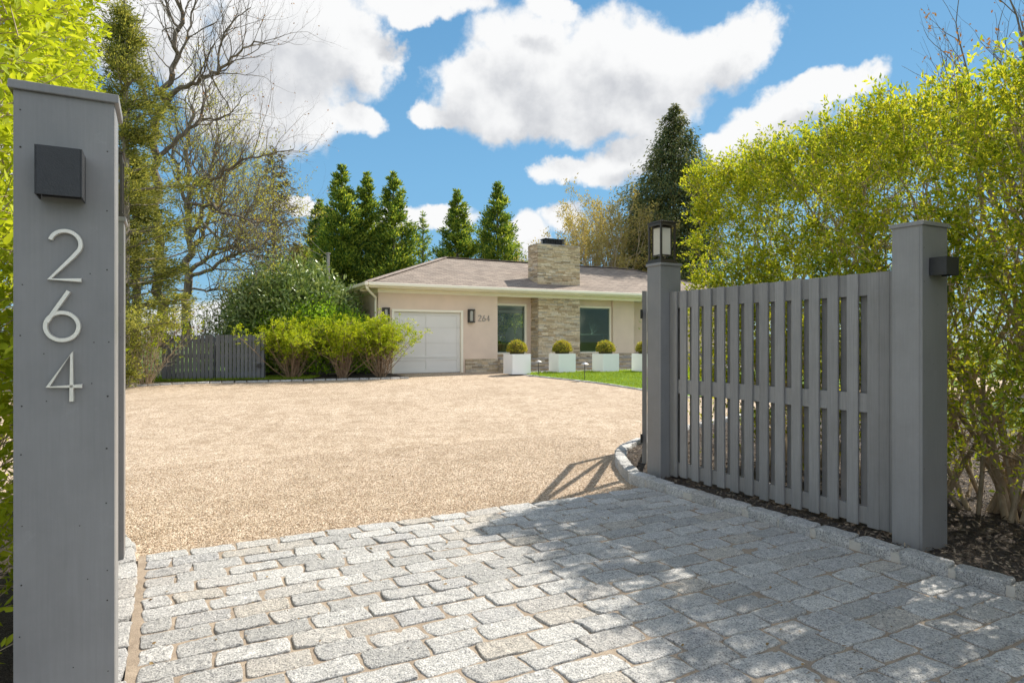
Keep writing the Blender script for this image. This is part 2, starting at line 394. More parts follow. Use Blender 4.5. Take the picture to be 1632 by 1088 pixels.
def ledge_mat(name='ledge_stone', k=1.0):
    m, T, b = nmat(name); c = coord(T); r = island(T)
    col = T.ramp(r, [(0, (.30,.23,.15)), (.18, (.50,.39,.26)), (.36, (.64,.52,.36)), (.52, (.44,.39,.33)), (.66, (.70,.56,.38)), (.8, (.42,.30,.18)), (.9, (.74,.64,.50)), (1, (.36,.31,.26))])
    n = T.noise(c, 16, 6, .7)
    T.put(b.inputs['Base Color'], T.mix(1.0, col, T.ramp(n.outputs[0], [(.3, (.72*k,.72*k,.70*k)), (.7, (1.15*k,1.14*k,1.12*k))]), 'MULTIPLY'))
    b.inputs['Roughness'].default_value = .85; bump(T, b, n.outputs[0], .7, .02); return m
M['ledge'] = ledge_mat()
def glass_mat(name='window_glass', tint=(.86, .92, .82), refl=.0):
    m, T, b = nmat(name); T.n.remove(b)
    tr = T.new('ShaderNodeBsdfTransparent'); tr.inputs[0].default_value = (*tint, 1)
    gl = T.new('ShaderNodeBsdfGlossy'); gl.inputs['Roughness'].default_value = .01; gl.inputs[0].default_value = (.9, 1, .95, 1)
    fr = T.new('ShaderNodeFresnel'); fr.inputs[0].default_value = 1.5
    f = T.math('ADD', T.math('MULTIPLY', fr.outputs[0], .6), refl, clamp=True)
    mx = T.new('ShaderNodeMixShader'); T.l.new(f, mx.inputs[0]); T.l.new(tr.outputs[0], mx.inputs[1]); T.l.new(gl.outputs[0], mx.inputs[2])
    T.l.new(mx.outputs[0], T.n['Material Output'].inputs[0]); return m
M['glass'] = glass_mat(); M['lampglass'] = glass_mat('lamp_glass', (.93, .94, .93), 0.0)

# ------------------------------------------------------------ foliage helpers (numpy)
def nrm(v): return v/np.maximum(np.linalg.norm(v, axis=1, keepdims=True), 1e-9)
def leaves(c, d, n, L, W, fold=.15, detail=True):
    c = np.asarray(c, float); N = len(c); L = np.broadcast_to(np.asarray(L, float), (N,))[:, None]; W = np.broadcast_to(np.asarray(W, float), (N,))[:, None]
    a = nrm(d); s = nrm(np.cross(a, n)); m = np.cross(s, a)
    if detail:
        v = np.stack([c, c+a*L*.35+s*W*.5+m*W*fold, c+a*L*.72+s*W*.36+m*W*fold*.5, c+a*L-m*W*fold*.5,
                      c+a*L*.72-s*W*.36+m*W*fold*.5, c+a*L*.35-s*W*.5+m*W*fold], 1).reshape(-1, 3)
        i = np.arange(N)[:, None]*6
        f = np.concatenate([i+np.array([[0, 1, 2, 3]]), i+np.array([[0, 3, 4, 5]])], 1).reshape(-1, 4)
    else:
        v = np.stack([c, c+a*L*.45+s*W*.5, c+a*L, c+a*L*.45-s*W*.5], 1).reshape(-1, 3)
        f = np.arange(N)[:, None]*4+np.array([[0, 1, 2, 3]])
    return v, f
def leafmesh(name, c, d, L, W, rng, detail=True, spreadn=1.0):
    n = nrm(rng.normal(size=(len(c), 3))*spreadn + np.array([0, 0, .8]))
    v, f = leaves(c, d, n, L, W, .15, detail); return npmesh(name, v, f)
def sprigs(rng, pos, dirs, k, length, Ll, Lw):
    """k leaves set round each twig: returns centres, directions, lengths"""
    N = len(pos); t = np.linspace(.15, 1, k)[None, :, None]
    rad = nrm(rng.normal(size=(N*k, 3))).reshape(N, k, 3)
    dd = dirs[:, None, :]
    c = pos[:, None, :] + dd*t*length[:, None, None] + rad*.008
    d = dd*.75 + rad*.8
    LL = Ll*(.65+.7*rng.random(N*k))
    return c.reshape(-1, 3), d.reshape(-1, 3), LL, LL*Lw
def grow(mb, tips, p, d, L, r, depth, rng, up=.15, spread=.7, wob=.22, kids=(2, 3), ratio=.72, n=5, shrink=.62, inside=None):
    pts = [Vector(p)]; rs = [r]; dd = Vector(d).normalized(); k = 4
    for i in range(k):
        dd = (dd + Vector((rng.normal()*wob, rng.normal()*wob, rng.normal()*wob+up*.5))).normalized()
        q = pts[-1]+dd*(L/k)
        if inside and not inside(q): break
        pts.append(q); rs.append(r*(1-(1-shrink)*(i+1)/k))
    if len(pts) < 2: return
    mb.tube(pts, rs, n if r > .012 else 4 if r > .006 else 3, cap=False)
    if depth <= 1:
        for q in pts[1:]: tips.append((tuple(q), tuple(dd)))
    if depth <= 0: return
    for j in range(rng.integers(kids[0], kids[1]+1)):
        i = len(pts)-1 if j == 0 else rng.integers(1, len(pts))
        ax = Vector(rng.normal(size=3)).normalized()
        nd = (dd + (ax - dd*ax.dot(dd)).normalized()*spread*(.3 if j == 0 else 1)*(.6+.6*rng.random())).normalized()
        grow(mb, tips, pts[i], nd, L*ratio*(.8+.4*rng.random()), rs[i]*(.85 if j == 0 else .62), depth-1, rng, up, spread, wob, kids, ratio, n, shrink, inside)

# ------------------------------------------------------------ SETTING: ground
def sheet(name, xs, ys, zf, mat, label=None):
    v = [(x, y, zf(x, y)) for y in ys for x in xs]; n = len(xs)
    f = [(j*n+i, j*n+i+1, (j+1)*n+i+1, (j+1)*n+i) for j in range(len(ys)-1) for i in range(n-1)]
    me = bpy.data.meshes.new(name); me.from_pydata(v, [], f); o = link(name, me, mat); tag(o, label, kind='structure'); return o
sheet('ground', [-900, -200, -60, -20, 0, 20, 60, 200, 900], [-900, -100, -20, 3, 9, 15, 21, 60, 200, 900], lambda x, y: g(y)-.02, M['meadow'], 'open grass reaching the horizon')
def poly_sheet(name, pts, dz, mat, kind='structure', label=None, cuts=(9, 21), thick=0):
    bm = bmesh.new(); f = bm.faces.new([bm.verts.new((p[0], p[1], 0)) for p in pts])
    if f.normal.z < 0: bmesh.ops.reverse_faces(bm, faces=[f])
    bmesh.ops.triangulate(bm, faces=bm.faces[:])
    for c in cuts: bmesh.ops.bisect_plane(bm, geom=bm.verts[:]+bm.edges[:]+bm.faces[:], plane_co=(0, c, 0), plane_no=(0, 1, 0))
    for v in bm.verts: v.co.z = g(v.co.y)+dz
    bm.normal_update()
    me = bpy.data.meshes.new(name); bm.to_mesh(me); bm.free()
    o = link(name, me, mat); tag(o, label, kind=kind); return o
# driveway gravel: wide sheet, the beds and the lawn lie over its edges
drive = [ab(-.5, 4.2), ab(4.6, 4.2), ab(5.9, 6.9), ab(9.5, 8.6), Vector((14, 15, 0)), Vector((14, 20, 0)), hp(8, -2.5), hp(5.2, -.9), hp(3.9, .3), hp(-.6, .4), Vector((-4.6, 20.3, 0)), Vector((-5, 19.3, 0)), Vector((-11, 17.9, 0)), Vector((-20, 16.5, 0)), Vector((-20, 9, 0)), ab(-5, 6.4), ab(-1.2, 6.4)]
poly_sheet('gravel_driveway', drive, 0, M['gravel'], label='pale tan pea gravel court between the gate and the house')
# cobble apron base
ap = [ab(-.135, -6), ab(3.97, -6), ab(3.97, 4.60), ab(-.135, 4.60)]
poly_sheet('kerb_bed', [ab(-.38, -6), ab(-.134, -6), ab(-.134, 4.60), ab(-.38, 4.60)], .008, M['sand'], label='sand bed under the flush kerb')
poly_sheet('joint_bed', ap, .0335, M['sand'], label='tan sand bed between the cobblestones')
poly_sheet('road', [ab(-30, -6), ab(-30, -14), ab(30, -14), ab(30, -6)], .004, simple('asphalt', (.055, .055, .055), .9, .2, 3, .4, 80), label='dark road outside the gateway')

# stones: superellipsoid boxes with noise
def rockverts(nx, ny, nz):
    vs = {}; f = []
    def vid(i, j, l):
        key = (i, j, l)
        if key not in vs: vs[key] = len(vs)
        return vs[key]
    for i in range(nx):
        for j in range(ny):
            f.append((vid(i, j, nz), vid(i+1, j, nz), vid(i+1, j+1, nz), vid(i, j+1, nz)))
    for i in range(nx):
        for l in range(nz):
            f.append((vid(i, 0, l), vid(i+1, 0, l), vid(i+1, 0, l+1), vid(i, 0, l+1)))
            f.append((vid(i, ny, l), vid(i, ny, l+1), vid(i+1, ny, l+1), vid(i+1, ny, l)))
    for j in range(ny):
        for l in range(nz):
            f.append((vid(0, j, l), vid(0, j, l+1), vid(0, j+1, l+1), vid(0, j+1, l)))
            f.append((vid(nx, j, l), vid(nx, j+1, l), vid(nx, j+1, l+1), vid(nx, j, l+1)))
    return np.array(list(vs)), np.array(f)
def gridline(n, h, r, top=False):
    """positions of the n+1 grid lines between -h and h, closer together in the rounded margin"""
    if top: return np.array([-h, 0, h-r, h-r*.35, h]) if n == 4 else np.linspace(-h, h, n+1)
    inner = np.linspace(-(h-r), h-r, n+1-4); return np.concatenate([[-h, -h+r*.35], inner, [h-r*.35, h]])
def rock_collection(name, specs, mat, n=(12, 6, 4), r=.012, amp=.004, parent=None, label=None, kind='structure', dome=.0, pinch=.012):
    """specs: (centre, half sizes, x axis, y axis)"""
    I0, F0 = rockverts(*n); V = []; FF = []
    rng = np.random.default_rng(5)
    for i, (c, h, ax, ay) in enumerate(specs):
        h = np.array(h); L = [gridline(n[0], h[0], r), gridline(n[1], h[1], r), gridline(n[2], h[2], r, True)]
        q = np.stack([L[k][I0[:, k]] for k in range(3)], 1); P0 = q/h
        inner = np.clip(q, -(h-r), h-r); d = q-inner; dl = np.linalg.norm(d, axis=1, keepdims=True)
        q = inner+np.where(dl > r, d/np.maximum(dl, 1e-9)*r, d)
        # outline: rounded corners in plan, wandering sides, slightly domed top
        w = rng.normal(size=6)*amp
        q[:, 0] -= np.sign(P0[:, 0])*pinch*np.abs(P0[:, 0])**6*np.abs(P0[:, 1])**4*(.6+.9*rng.random())
        q[:, 1] -= np.sign(P0[:, 1])*pinch*.55*np.abs(P0[:, 1])**4*np.abs(P0[:, 0])**5
        q[:, 0] += (w[0]*P0[:, 1]+w[1]*P0[:, 1]**2)*1.5; q[:, 1] += (w[2]*P0[:, 0]+w[3]*P0[:, 0]**2)*1.1; q[:, 2] += w[4]*P0[:, 0]*.6+w[5]*P0[:, 1]*.5
        q[:, 2] += dome*(1-P0[:, 0]**2)*(1-P0[:, 1]**2)*(P0[:, 2] > 0)
        ax = np.array(ax); ay = np.array(ay); az = np.cross(ax, ay)
        x = np.array(c)+q[:, :1]*ax+q[:, 1:2]*ay+q[:, 2:]*az
        for j in range(len(x)):
            vv = Vector(x[j])
            nn = noise.noise_vector(vv*11)*amp*.9 + Vector((1, 1, .35))*0 + Vector((noise.noise(vv*19), noise.noise(vv*19+Vector((9, 3, 1))), 0))*amp*1.7 + noise.noise_vector(vv*30)*amp*.9 + noise.noise_vector(vv*75)*amp*.45
            x[j] += (nn.x, nn.y, nn.z)
        FF.append(F0+i*len(I0)); V.append(x)
    me = npmesh(name, np.concatenate(V), np.concatenate(FF))
    o = link(name, me, mat, parent, smooth=True)
    if kind: tag(o, label, kind=kind)
    elif label: o['label'] = label
    return o
rng = np.random.default_rng(3)
specs = []; rows = int((4.60+1.2)/.157)
for r_ in range(rows):
    b = 4.60-.157*(r_+.5)
    a = -.10; first = (r_ % 2 == 1)
    while a < 3.80:
        L = (.15 if first else .272)*(.86+.28*rng.random()); first = False
        a2 = min(a+L, 3.83)
        if 3.83-a2 < .09: a2 = 3.83
        if a2-a > .05:
            wv = .157*(.905+.05*rng.random())/2
            c = ab((a+a2)/2, b+rng.normal()*.003, -.009+rng.normal()*.0018)
            th = rng.normal()*.012
            ax = A1*math.cos(th)+A2*math.sin(th); ay = -A1*math.sin(th)+A2*math.cos(th)
            specs.append((c, ((a2-a)/2-.0066, wv, .05), ax, ay))
        a = a2
rock_collection('cobblestone_apron', specs, M['granite'], (17, 11, 4), .009, .0034, dome=.0, pinch=.004, label='grey granite cobblestones laid in rows across the gateway')
# kerbs
def kerb(name, pts, L, w, z0, z1, label, n=(12, 8, 4), amp=.0045, gap=.022, r=.012):
    pts = [Vector((p[0], p[1], 0)) for p in pts]; seg = []; acc = 0
    cum = [0]
    for i in range(1, len(pts)): cum.append(cum[-1]+(pts[i]-pts[i-1]).length)
    def at(s):
        for i in range(1, len(pts)):
            if s <= cum[i] or i == len(pts)-1:
                return pts[i-1].lerp(pts[i], (s-cum[i-1])/(cum[i]-cum[i-1]))
    s = 0; sp = []
    while s < cum[-1]-.05:
        l = L*(.9+.2*rng.random()); e = min(s+l, cum[-1]); p, q = at(s), at(e); c = (p+q)/2; ax = (q-p).normalized(); ay = Vector((-ax.y, ax.x, 0))
        gz = g(c.y); sp.append(((c.x, c.y, gz+(z0+z1)/2), ((q-p).length/2-gap/2, w/2*(.95+.1*rng.random()), (z1-z0)/2), ax, ay)); s = e
    return rock_collection(name, sp, M['granite'], n, r, amp, label=label, pinch=.006)
kr = [(3.90, -1.5), (3.90, 4.1), (3.91, 4.55), (3.98, 4.95), (4.15, 5.3), (4.40, 5.7), (4.72, 6.1), (5.15, 6.45), (5.8, 6.8), (6.8, 7.2), (8.5, 7.7)]
kerb('right_kerb', [ab(*p) for p in kr], .292, .125, -.06, .108, 'raised granite kerb curving round the right mulch bed')
kl = [(-.235, -1.5), (-.235, 4.45), (-.26, 4.8), (-.33, 5.2), (-.5, 5.7), (-.9, 6.3), (-1.7, 7.0)]
kerb('left_kerb', [ab(*p) for p in kl], .30, .20, -.06, .043, 'flush granite edging beside the left gate post')
mj = [ab(*p) for p in kr]; mjm = MB()
for p, q in zip(mj, mj[1:]): mjm.bar((p.x, p.y, g(p.y)+.025), (q.x, q.y, g(q.y)+.025), .108, .125)
tag(mjm.build('kerb_mortar', M['mortar'], None), 'pale mortar between the granite kerb stones', kind='structure')
bedk = [G(150, 620), G(200, 616.5), G(300, 611.5), G(420, 608.5), G(540, 605.5), G(610, 604), G(655, 603)]
kerb('bed_kerb', bedk, .30, .10, -.05, .045, 'low stone edging in front of the shrubs', (6, 5, 4), .004)
lawnk = [G(1100, 634), G(1060, 628), G(1022, 621.5), G(985, 615.5), G(950, 610.5), G(915, 606.5), G(885, 603.5), G(858, 600.5), G(835, 597.8), G(816, 595.6)]
kerb('lawn_kerb', lawnk, .30, .08, -.05, .035, 'low stone edging along the lawn', (6, 5, 4), .004)
# beds and lawn
bed = [ab(*p) for p in kr] + [ab(12, 7), ab(12, -2.5), ab(4.5, -2.5), ab(3.95, -2)]
def bumpy_bed(name, a0, a1, b0, b1, inside, dz, label, seed, step=.07):
    na = int((a1-a0)/step); nb = int((b1-b0)/step); idx = {}; V = []; Fc = []
    def vid(i, j):
        if (i, j) not in idx:
            a = a0+i*step; b = b0+j*step; p = ab(a, b); idx[(i, j)] = len(V)
            V.append((p.x, p.y, g(p.y)+dz+.035*noise.noise(Vector((a*1.7, b*1.7, seed)))+.014*noise.noise(Vector((a*9, b*9, seed)))))
        return idx[(i, j)]
    for i in range(na):
        for j in range(nb):
            if inside(a0+(i+.5)*step, b0+(j+.5)*step): Fc.append((vid(i, j), vid(i+1, j), vid(i+1, j+1), vid(i, j+1)))
    me = npmesh(name, V, Fc); return tag(link(name, me, M['mulch'], smooth=True), label, kind='structure')
def kb(b, tab):
    tab = sorted((y, x) for x, y in tab)
    for (y0, x0), (y1, x1) in zip(tab, tab[1:]):
        if y0 <= b <= y1: return x0+(x1-x0)*(b-y0)/(y1-y0)
    return tab[-1][1] if b > tab[-1][0] else tab[0][1]
bumpy_bed('mulch_bed_right', 3.9, 11, -2.5, 7.5, lambda a, b: a > kb(b, kr)+.02 and b < 7.6, .055, 'dark bark mulch bed under the right hedge', 1)
bumpy_bed('mulch_bed_left', -6, -.2, -2.5, 6.9, lambda a, b: a < kb(b, kl)-.06, .0, 'dark bark mulch bed under the left hedge', 2, .12)
sb = bedk + [Vector((-2.9-1.3, 21.5, 0)), Vector((-8, 22.5, 0)), Vector((-16, 20, 0)), Vector((-13, 17, 0))]
poly_sheet('mulch_bed_shrubs', sb[2:-2]+[G(400, 600)], .03, M['mulch'], label='mulch under the shrubs beside the garage')
lw = lawnk[::-1] + [Vector((12, 17, 0)), Vector((14, 22, 0)), hp(12, -1.6), hp(5.05, -1.65)]
lawn = poly_sheet('lawn', lw, .025, M['grass'], label='small bright lawn before the house')
pw = [hp(3.85, -1.75), hp(16.5, -1.75), hp(16.5, -.9), hp(3.85, -.9)]
poly_sheet('path', pw, .034, M['paver'], label='white paved path behind the planters')

# scattered loose gravel, chips, grass blades (stuff)
def pebbles():
    r = np.random.default_rng(11); N = 52000
    a = r.uniform(-.3, 5.2, N); b = 4.60 + r.random(N)**1.5*3.4
    keep = (a > np.where(b < 5.0, -.12, -.3)) & (a < np.where(b < 5, 3.83, 3.83+(b-5)*.62)); a, b = a[keep], b[keep]
    # some spill into the joints and along the left kerb
    m = 900; a = np.concatenate([a, r.uniform(-.13, -.10, m), r.uniform(-.1, 3.8, 1500)]); b = np.concatenate([b, r.uniform(1.5, 4.6, m), 4.62-np.abs(r.normal(size=1500))*.05])
    N = len(a); X = a*A1.x+b*A2.x; Y = a*A1.y+b*A2.y
    s = r.uniform(.0028, .0062, N)
    P0 = np.array([(1, 0, -.3), (-.5, .87, -.3), (-.5, -.87, -.3), (0, 0, .8), (-.9, .1, .35), (.45, .8, .3), (.45, -.8, .35)])
    Fc = np.array([(0, 1, 5), (1, 2, 4), (2, 0, 6), (3, 5, 4), (3, 4, 6), (3, 6, 5), (0, 5, 6), (1, 4, 5), (2, 6, 4)])
    q = P0[None]*(1+.25*r.normal(size=(N, 7, 3)))*s[:, None, None]
    th = r.uniform(0, 6.28, N); c, sn = np.cos(th)[:, None], np.sin(th)[:, None]
    x = q[..., 0]*c-q[..., 1]*sn*.7+X[:, None]; y = q[..., 0]*sn+q[..., 1]*c*.7+Y[:, None]
    z = q[..., 2]*.8+.003+(r.random(N)*.006)[:, None]+np.where((b < 4.6), .014, 0)[:, None]
    V = np.stack([x, y, z], -1).reshape(-1, 3); FF = (np.arange(N)[:, None, None]*7+Fc[None]).reshape(-1, 3)
    tag(link('loose_gravel', npmesh('loose_gravel', V, FF), M['pebble']), 'loose tan pebbles where the gravel meets the cobbles', 'gravel', kind='stuff')
pebbles()
def chips():
    r = np.random.default_rng(12); N = 40000
    a = r.uniform(3.95, 8.5, N); b = r.uniform(.5, 7.2, N)
    lim = np.array([kb(x, kr) for x in b]); k = a > lim+.07; a, b = a[k], b[k]; N = len(a)
    z = np.array([.058+.035*noise.noise(Vector((x*1.7, y*1.7, 1)))+.014*noise.noise(Vector((x*9, y*9, 1))) for x, y in zip(a, b)])+r.random(N)*.014
    c = np.stack([a*A1.x+b*A2.x, a*A1.y+b*A2.y, z], 1)
    d = r.normal(size=(N, 3))*[1, 1, .28]
    v, f = leaves(c, d, nrm(r.normal(size=(N, 3))*.5+[0, 0, 1]), r.uniform(.015, .055, N), r.uniform(.005, .013, N), .1, False)
    tag(link('bark_chips', npmesh('bark_chips', v, f), M['chip']), 'loose bark chips on the right mulch bed', 'mulch', kind='stuff')
chips()
def inpoly(X, Y, poly):
    ins = np.zeros(len(X), bool); n = len(poly)
    for i in range(n):
        x0, y0 = poly[i][0], poly[i][1]; x1, y1 = poly[(i+1) % n][0], poly[(i+1) % n][1]
        c = ((y0 > Y) != (y1 > Y)) & (X < (x1-x0)*(Y-y0)/(y1-y0+1e-12)+x0); ins ^= c
    return ins
def blades():
    r = np.random.default_rng(13); N = 60000
    X = r.uniform(-.5, 7, N); Y = r.uniform(15, 26, N); k = inpoly(X, Y, lw); X, Y = X[k], Y[k]; N = len(X)
    z = np.array([g(y)+.025 for y in Y]); d = r.normal(size=(N, 3))*[.45, .45, 0]+[0, 0, 1]
    v, f = leaves(np.stack([X, Y, z], 1), d, r.normal(size=(N, 3)), r.uniform(.03, .07, N), r.uniform(.008, .014, N), .1, False)
    X2 = r.uniform(-10.6, -5.8, 14000); t = (X2+10.6)/4.8; Y2 = 17.7+t*.9+r.random(14000)*1.2+.05
    z2 = np.array([g(y) for y in Y2]); d2 = r.normal(size=(14000, 3))*[.4, .4, 0]+[0, 0, 1]
    v2, f2 = leaves(np.stack([X2, Y2, z2], 1), d2, r.normal(size=(14000, 3)), r.uniform(.05, .12, 14000), .014, .1, False)
    tag(link('grass', npmesh('grass', np.concatenate([v, v2]), np.concatenate([f, f2+len(v)])), M['grassb']), 'short mown grass blades', 'grass', kind='stuff')
blades()
def litter():
    r = np.random.default_rng(17); N = 260; a = r.uniform(-.1, 4.6, N); b = np.where(r.random(N) < .45, r.uniform(1, 4.6, N), r.uniform(4.6, 14, N))
    c = np.stack([a*A1.x+b*A2.x, a*A1.y+b*A2.y, np.where(b < 4.6, .045, .012)+0*a], 1); c[:, 2] += [g(y) for y in c[:, 1]]
    v, f = leaves(c, r.normal(size=(N, 3))*[1, 1, .2], nrm(r.normal(size=(N, 3))*.4+[0, 0, 1]), r.uniform(.012, .032, N), r.uniform(.006, .014, N), .2, True)
    tag(link('fallen_leaves', npmesh('fallen_leaves', v, f), M['chip2']), 'few small dry leaves and husks scattered on the paving', 'leaves', kind='stuff')
M['chip2'] = leafmat('dry_leaf', [(.20,.13,.06),(.38,.27,.14),(.30,.20,.10),(.12,.08,.05)], .2, .7)
litter()

# ------------------------------------------------------------ GATE POSTS
def tubestroke(pts2, w, d, close=False):
    """flat bar numeral: ribbon along a 2D polyline (x,z), front at y=-d"""
    mb = MB(); pts = [Vector((p[0], 0, p[1])) for p in pts2]; n = len(pts); rows_ = []
    for i, p in enumerate(pts):
        a = pts[(i-1) % n] if (close or i > 0) else pts[i]; b = pts[(i+1) % n] if (close or i < n-1) else pts[i]
        t = (b-a).normalized(); s = Vector((-t.z, 0, t.x))
        k = w/2
        rows_.append([p+s*k, p+s*k*.72-Vector((0, d, 0)), p-s*k*.72-Vector((0, d, 0)), p-s*k])
    vs = [q for r_ in rows_ for q in r_]; fs = []
    m = n if close else n-1
    for i in range(m):
        for k in range(4):
            j = (i+1) % n; fs.append((i*4+k, j*4+k, j*4+(k+1) % 4, i*4+(k+1) % 4))
    if not close: fs += [(0, 1, 2, 3), tuple((n-1)*4+k for k in (3, 2, 1, 0))]
    mb.add(vs, fs); return mb
def digit_pts(ch):
    """unit height 1, width about .56"""
    if ch == '2':
        p = [(.03+.0, .76)]
        cx, cz, r = .29, .735, .255
        p = [(cx+r*math.cos(t), cz+r*math.sin(t)) for t in np.linspace(R(165), R(-25), 22)]
        p += [(.43, .50), (.03, .02), (.56, .02)]
        return [(p, False)]
    if ch == '6':
        cx, cz, r = .29, .285, .275
        ring = [(cx+r*math.cos(t), cz+r*math.sin(t)) for t in np.linspace(0, 2*math.pi, 36, endpoint=False)]
        arm = [(.40, .99), (.30, .82), (.13, .53), (.045, .37)]
        return [(ring, True), (arm, False)]
    if ch == '4': return [([(.42, 0), (.42, .97), (.03, .30), (.60, .30)], False)]
def numerals(chars, places, h, w, d, mat, parent, y, name='house_number'):
    """one child object per numeral; places = (x,z) lower left"""
    for ch, (x, z) in zip(chars, places):
        tot = MB()
        for i, (pl, cl) in enumerate(digit_pts(ch)):
            mb = tubestroke([(px*h, pz*h) for px, pz in pl], w, d+.0006*i, cl)
            tot.add(mb.v, mb.f)
        o = tot.build(name, mat, parent, (x, y, z)); o['label'] = 'numeral %s' % ch
def nail_heads(parent, w, d, H, seed, y=-.0006, faces=('front',)):
    r = random.Random(seed); mb = MB()
    for z0 in np.arange(.18, H-.05, .17):
        for x in (.018, w-.018):
            if r.random() < .72:
                zz = z0+r.uniform(-.05, .05); xx = x+r.uniform(-.004, .004)
                mb.tube([(xx, .001, zz), (xx, -.0012, zz)], r.uniform(.0016, .003), 8)
            if r.random() < .3:
                zz = z0+r.uniform(-.06, .06); xx = r.uniform(.05, w-.05); mb.tube([(xx, .001, zz), (xx, -.0012, zz)], .0018, 8)
    return mb
PW, PD, PH = .247, .19, 2.1
def gate_post(a, b, label, w=PW, mirror=False, cap=True):
    """local x along A1 (0..w), local y along A2 (0..PD)"""
    t = thing('gate_post', label, 'gate post', ab(a, b, 0), AROT, 'grey wooden gate posts')
    mb = MB()                       # four boards boxed round, with proud corner board
    mb.box(0, w, 0, .02, -.1, PH-.03); mb.box(0, w, PD-.02, PD, -.1, PH-.03)
    mb.box(-.001, .0195, .0205, PD-.0205, -.1, PH-.03); mb.box(w-.0195, w+.001, .0205, PD-.0205, -.1, PH-.03)
    nv = len(mb.f); nh = nail_heads(t, w, PD, PH, int(a*100+b*10)); mb.add(nh.v, nh.f)
    o = mb.build('post_shaft', M['paint'], t, bevel=.0025); o.data.materials.append(M['nailhole'])
    for p in o.data.polygons[nv:]: p.material_index = 1
    c = MB(); c.box(-.012, w+.012, -.012, PD+.012, PH-.03, PH-.004); c.build('post_cap', M['paint'], t, bevel=.003)
    return t
def sconce(post, x0, w, z0, h, prot=.10):
    mb = MB(); y0 = -.004
    mb.box(x0, x0+.004, -prot, y0, z0, z0+h); mb.box(x0+w-.004, x0+w, -prot, y0, z0, z0+h)
    mb.box(x0+.0041, x0+w-.0041, -prot, -prot+.004, z0, z0+h); mb.box(x0+.0041, x0+w-.0041, -prot+.0041, y0, z0+h-.004, z0+h)
    mb.box(x0+.006, x0+w-.006, -.012, y0, z0+.01, z0+h-.006); mb.box(x0+.01, x0+w-.01, -prot+.01, -.013, z0+.045, z0+.06)
    o = mb.build('box_light', M['lampbox'], post, bevel=.0012)
    l = MB(); l.lathe([(0, .03), (.022, .032), (.024, .045)], 14, (x0+w/2, -prot*.55, z0)); l.build('lamp_lens', M['frost'], o)
    return o
M['lampbox'] = simple('dark_grey_fixture', (.024, .025, .028), .42, .15, 40, .35, 300)
def lantern(post, cx, cy, w=.185, h=.385):
    """open cage with inner frosted box, standing on the post top"""
    z = PH-.004; s = w/2; e = .0085
    mb = MB(); mb.box(cx-s-.012, cx+s+.012, cy-s-.012, cy+s+.012, z, z+.016)
    mb.box(cx-s-.004, cx+s+.004, cy-s-.004, cy+s+.004, z+.0161, z+.026)
    for sx in (-1, 1):
        for sy in (-1, 1):
            x = cx+sx*(s-e); y = cy+sy*(s-e); mb.box(x-e, x+e, y-e, y+e, z+.0262, z+h)
    for k in (-1, 1):
        mb.box(cx-s+.0172, cx+s-.0172, cy+k*(s-e)-e*.98, cy+k*(s-e)+e*.98, z+h-.026, z+h-.001)
        mb.box(cx+k*(s-e)-e*.98, cx+k*(s-e)+e*.98, cy-s+.0172, cy+s-.0172, z+h-.026, z+h-.001)
        mb.box(cx-s+.0172, cx+s-.0172, cy+k*(s-e)-e*.98, cy+k*(s-e)+e*.98, z+.0262, z+.038)
        mb.box(cx+k*(s-e)-e*.98, cx+k*(s-e)+e*.98, cy-s+.0172, cy+s-.0172, z+.0262, z+.038)
    mb.box(cx-s-.008, cx+s+.008, cy-s-.008, cy+s+.008, z+h+.0002, z+h+.010)
    mb.box(cx-s+.01, cx+s-.01, cy-s+.01, cy+s-.01, z+h+.0102, z+h+.019)
    mb.box(cx-.024, cx+.024, cy-.024, cy+.024, z+h+.0192, z+h+.030)
    mb.box(cx-.012, cx+.012, cy-.012, cy+.012, z+h+.0302, z+h+.040)
    i = s-.027; f = .005
    for sx in (-1, 1):
        for sy in (-1, 1):
            x = cx+sx*(i-f); y = cy+sy*(i-f); mb.box(x-f, x+f, y-f, y+f, z+.075, z+h-.027)
    for k in (-1, 1):
        for zz in (z+.075, z+h-.045):
            mb.box(cx-i+.0102, cx+i-.0102, cy+k*(i-f)-f*.97, cy+k*(i-f)+f*.97, zz, zz+.009)
            mb.box(cx+k*(i-f)-f*.97, cx+k*(i-f)+f*.97, cy-i+.0102, cy+i-.0102, zz, zz+.009)
    mb.tube([(cx, cy, z+.026), (cx, cy, z+.08)], .008, 8); mb.box(cx-.03, cx+.03, cy-.006, cy+.006, z+.07, z+.0745)
    o = mb.build('lantern', M['bronze'], post, bevel=.0012)
    gl = MB(); q = i-.009
    gl.box(cx-q, cx+q, cy-q-.0015, cy-q, z+.085, z+h-.046); gl.box(cx-q, cx+q, cy+q, cy+q+.0015, z+.085, z+h-.046)
    gl.box(cx-q-.0015, cx-q-.0001, cy-q, cy+q, z+.085, z+h-.046); gl.box(cx+q+.0001, cx+q+.0015, cy-q, cy+q, z+.085, z+h-.046)
    gl.build('lantern_glass', M['lampfrost'], o)
    b = MB(); b.tube([(cx, cy, z+.09), (cx, cy, z+.15), (cx, cy, z+.2), (cx, cy, z+.235), (cx, cy, z+.25)], [.011, .012, .013, .010, .002], 10)
    b.build('lantern_bulb', M['frost'], o, smooth=True)
    return o
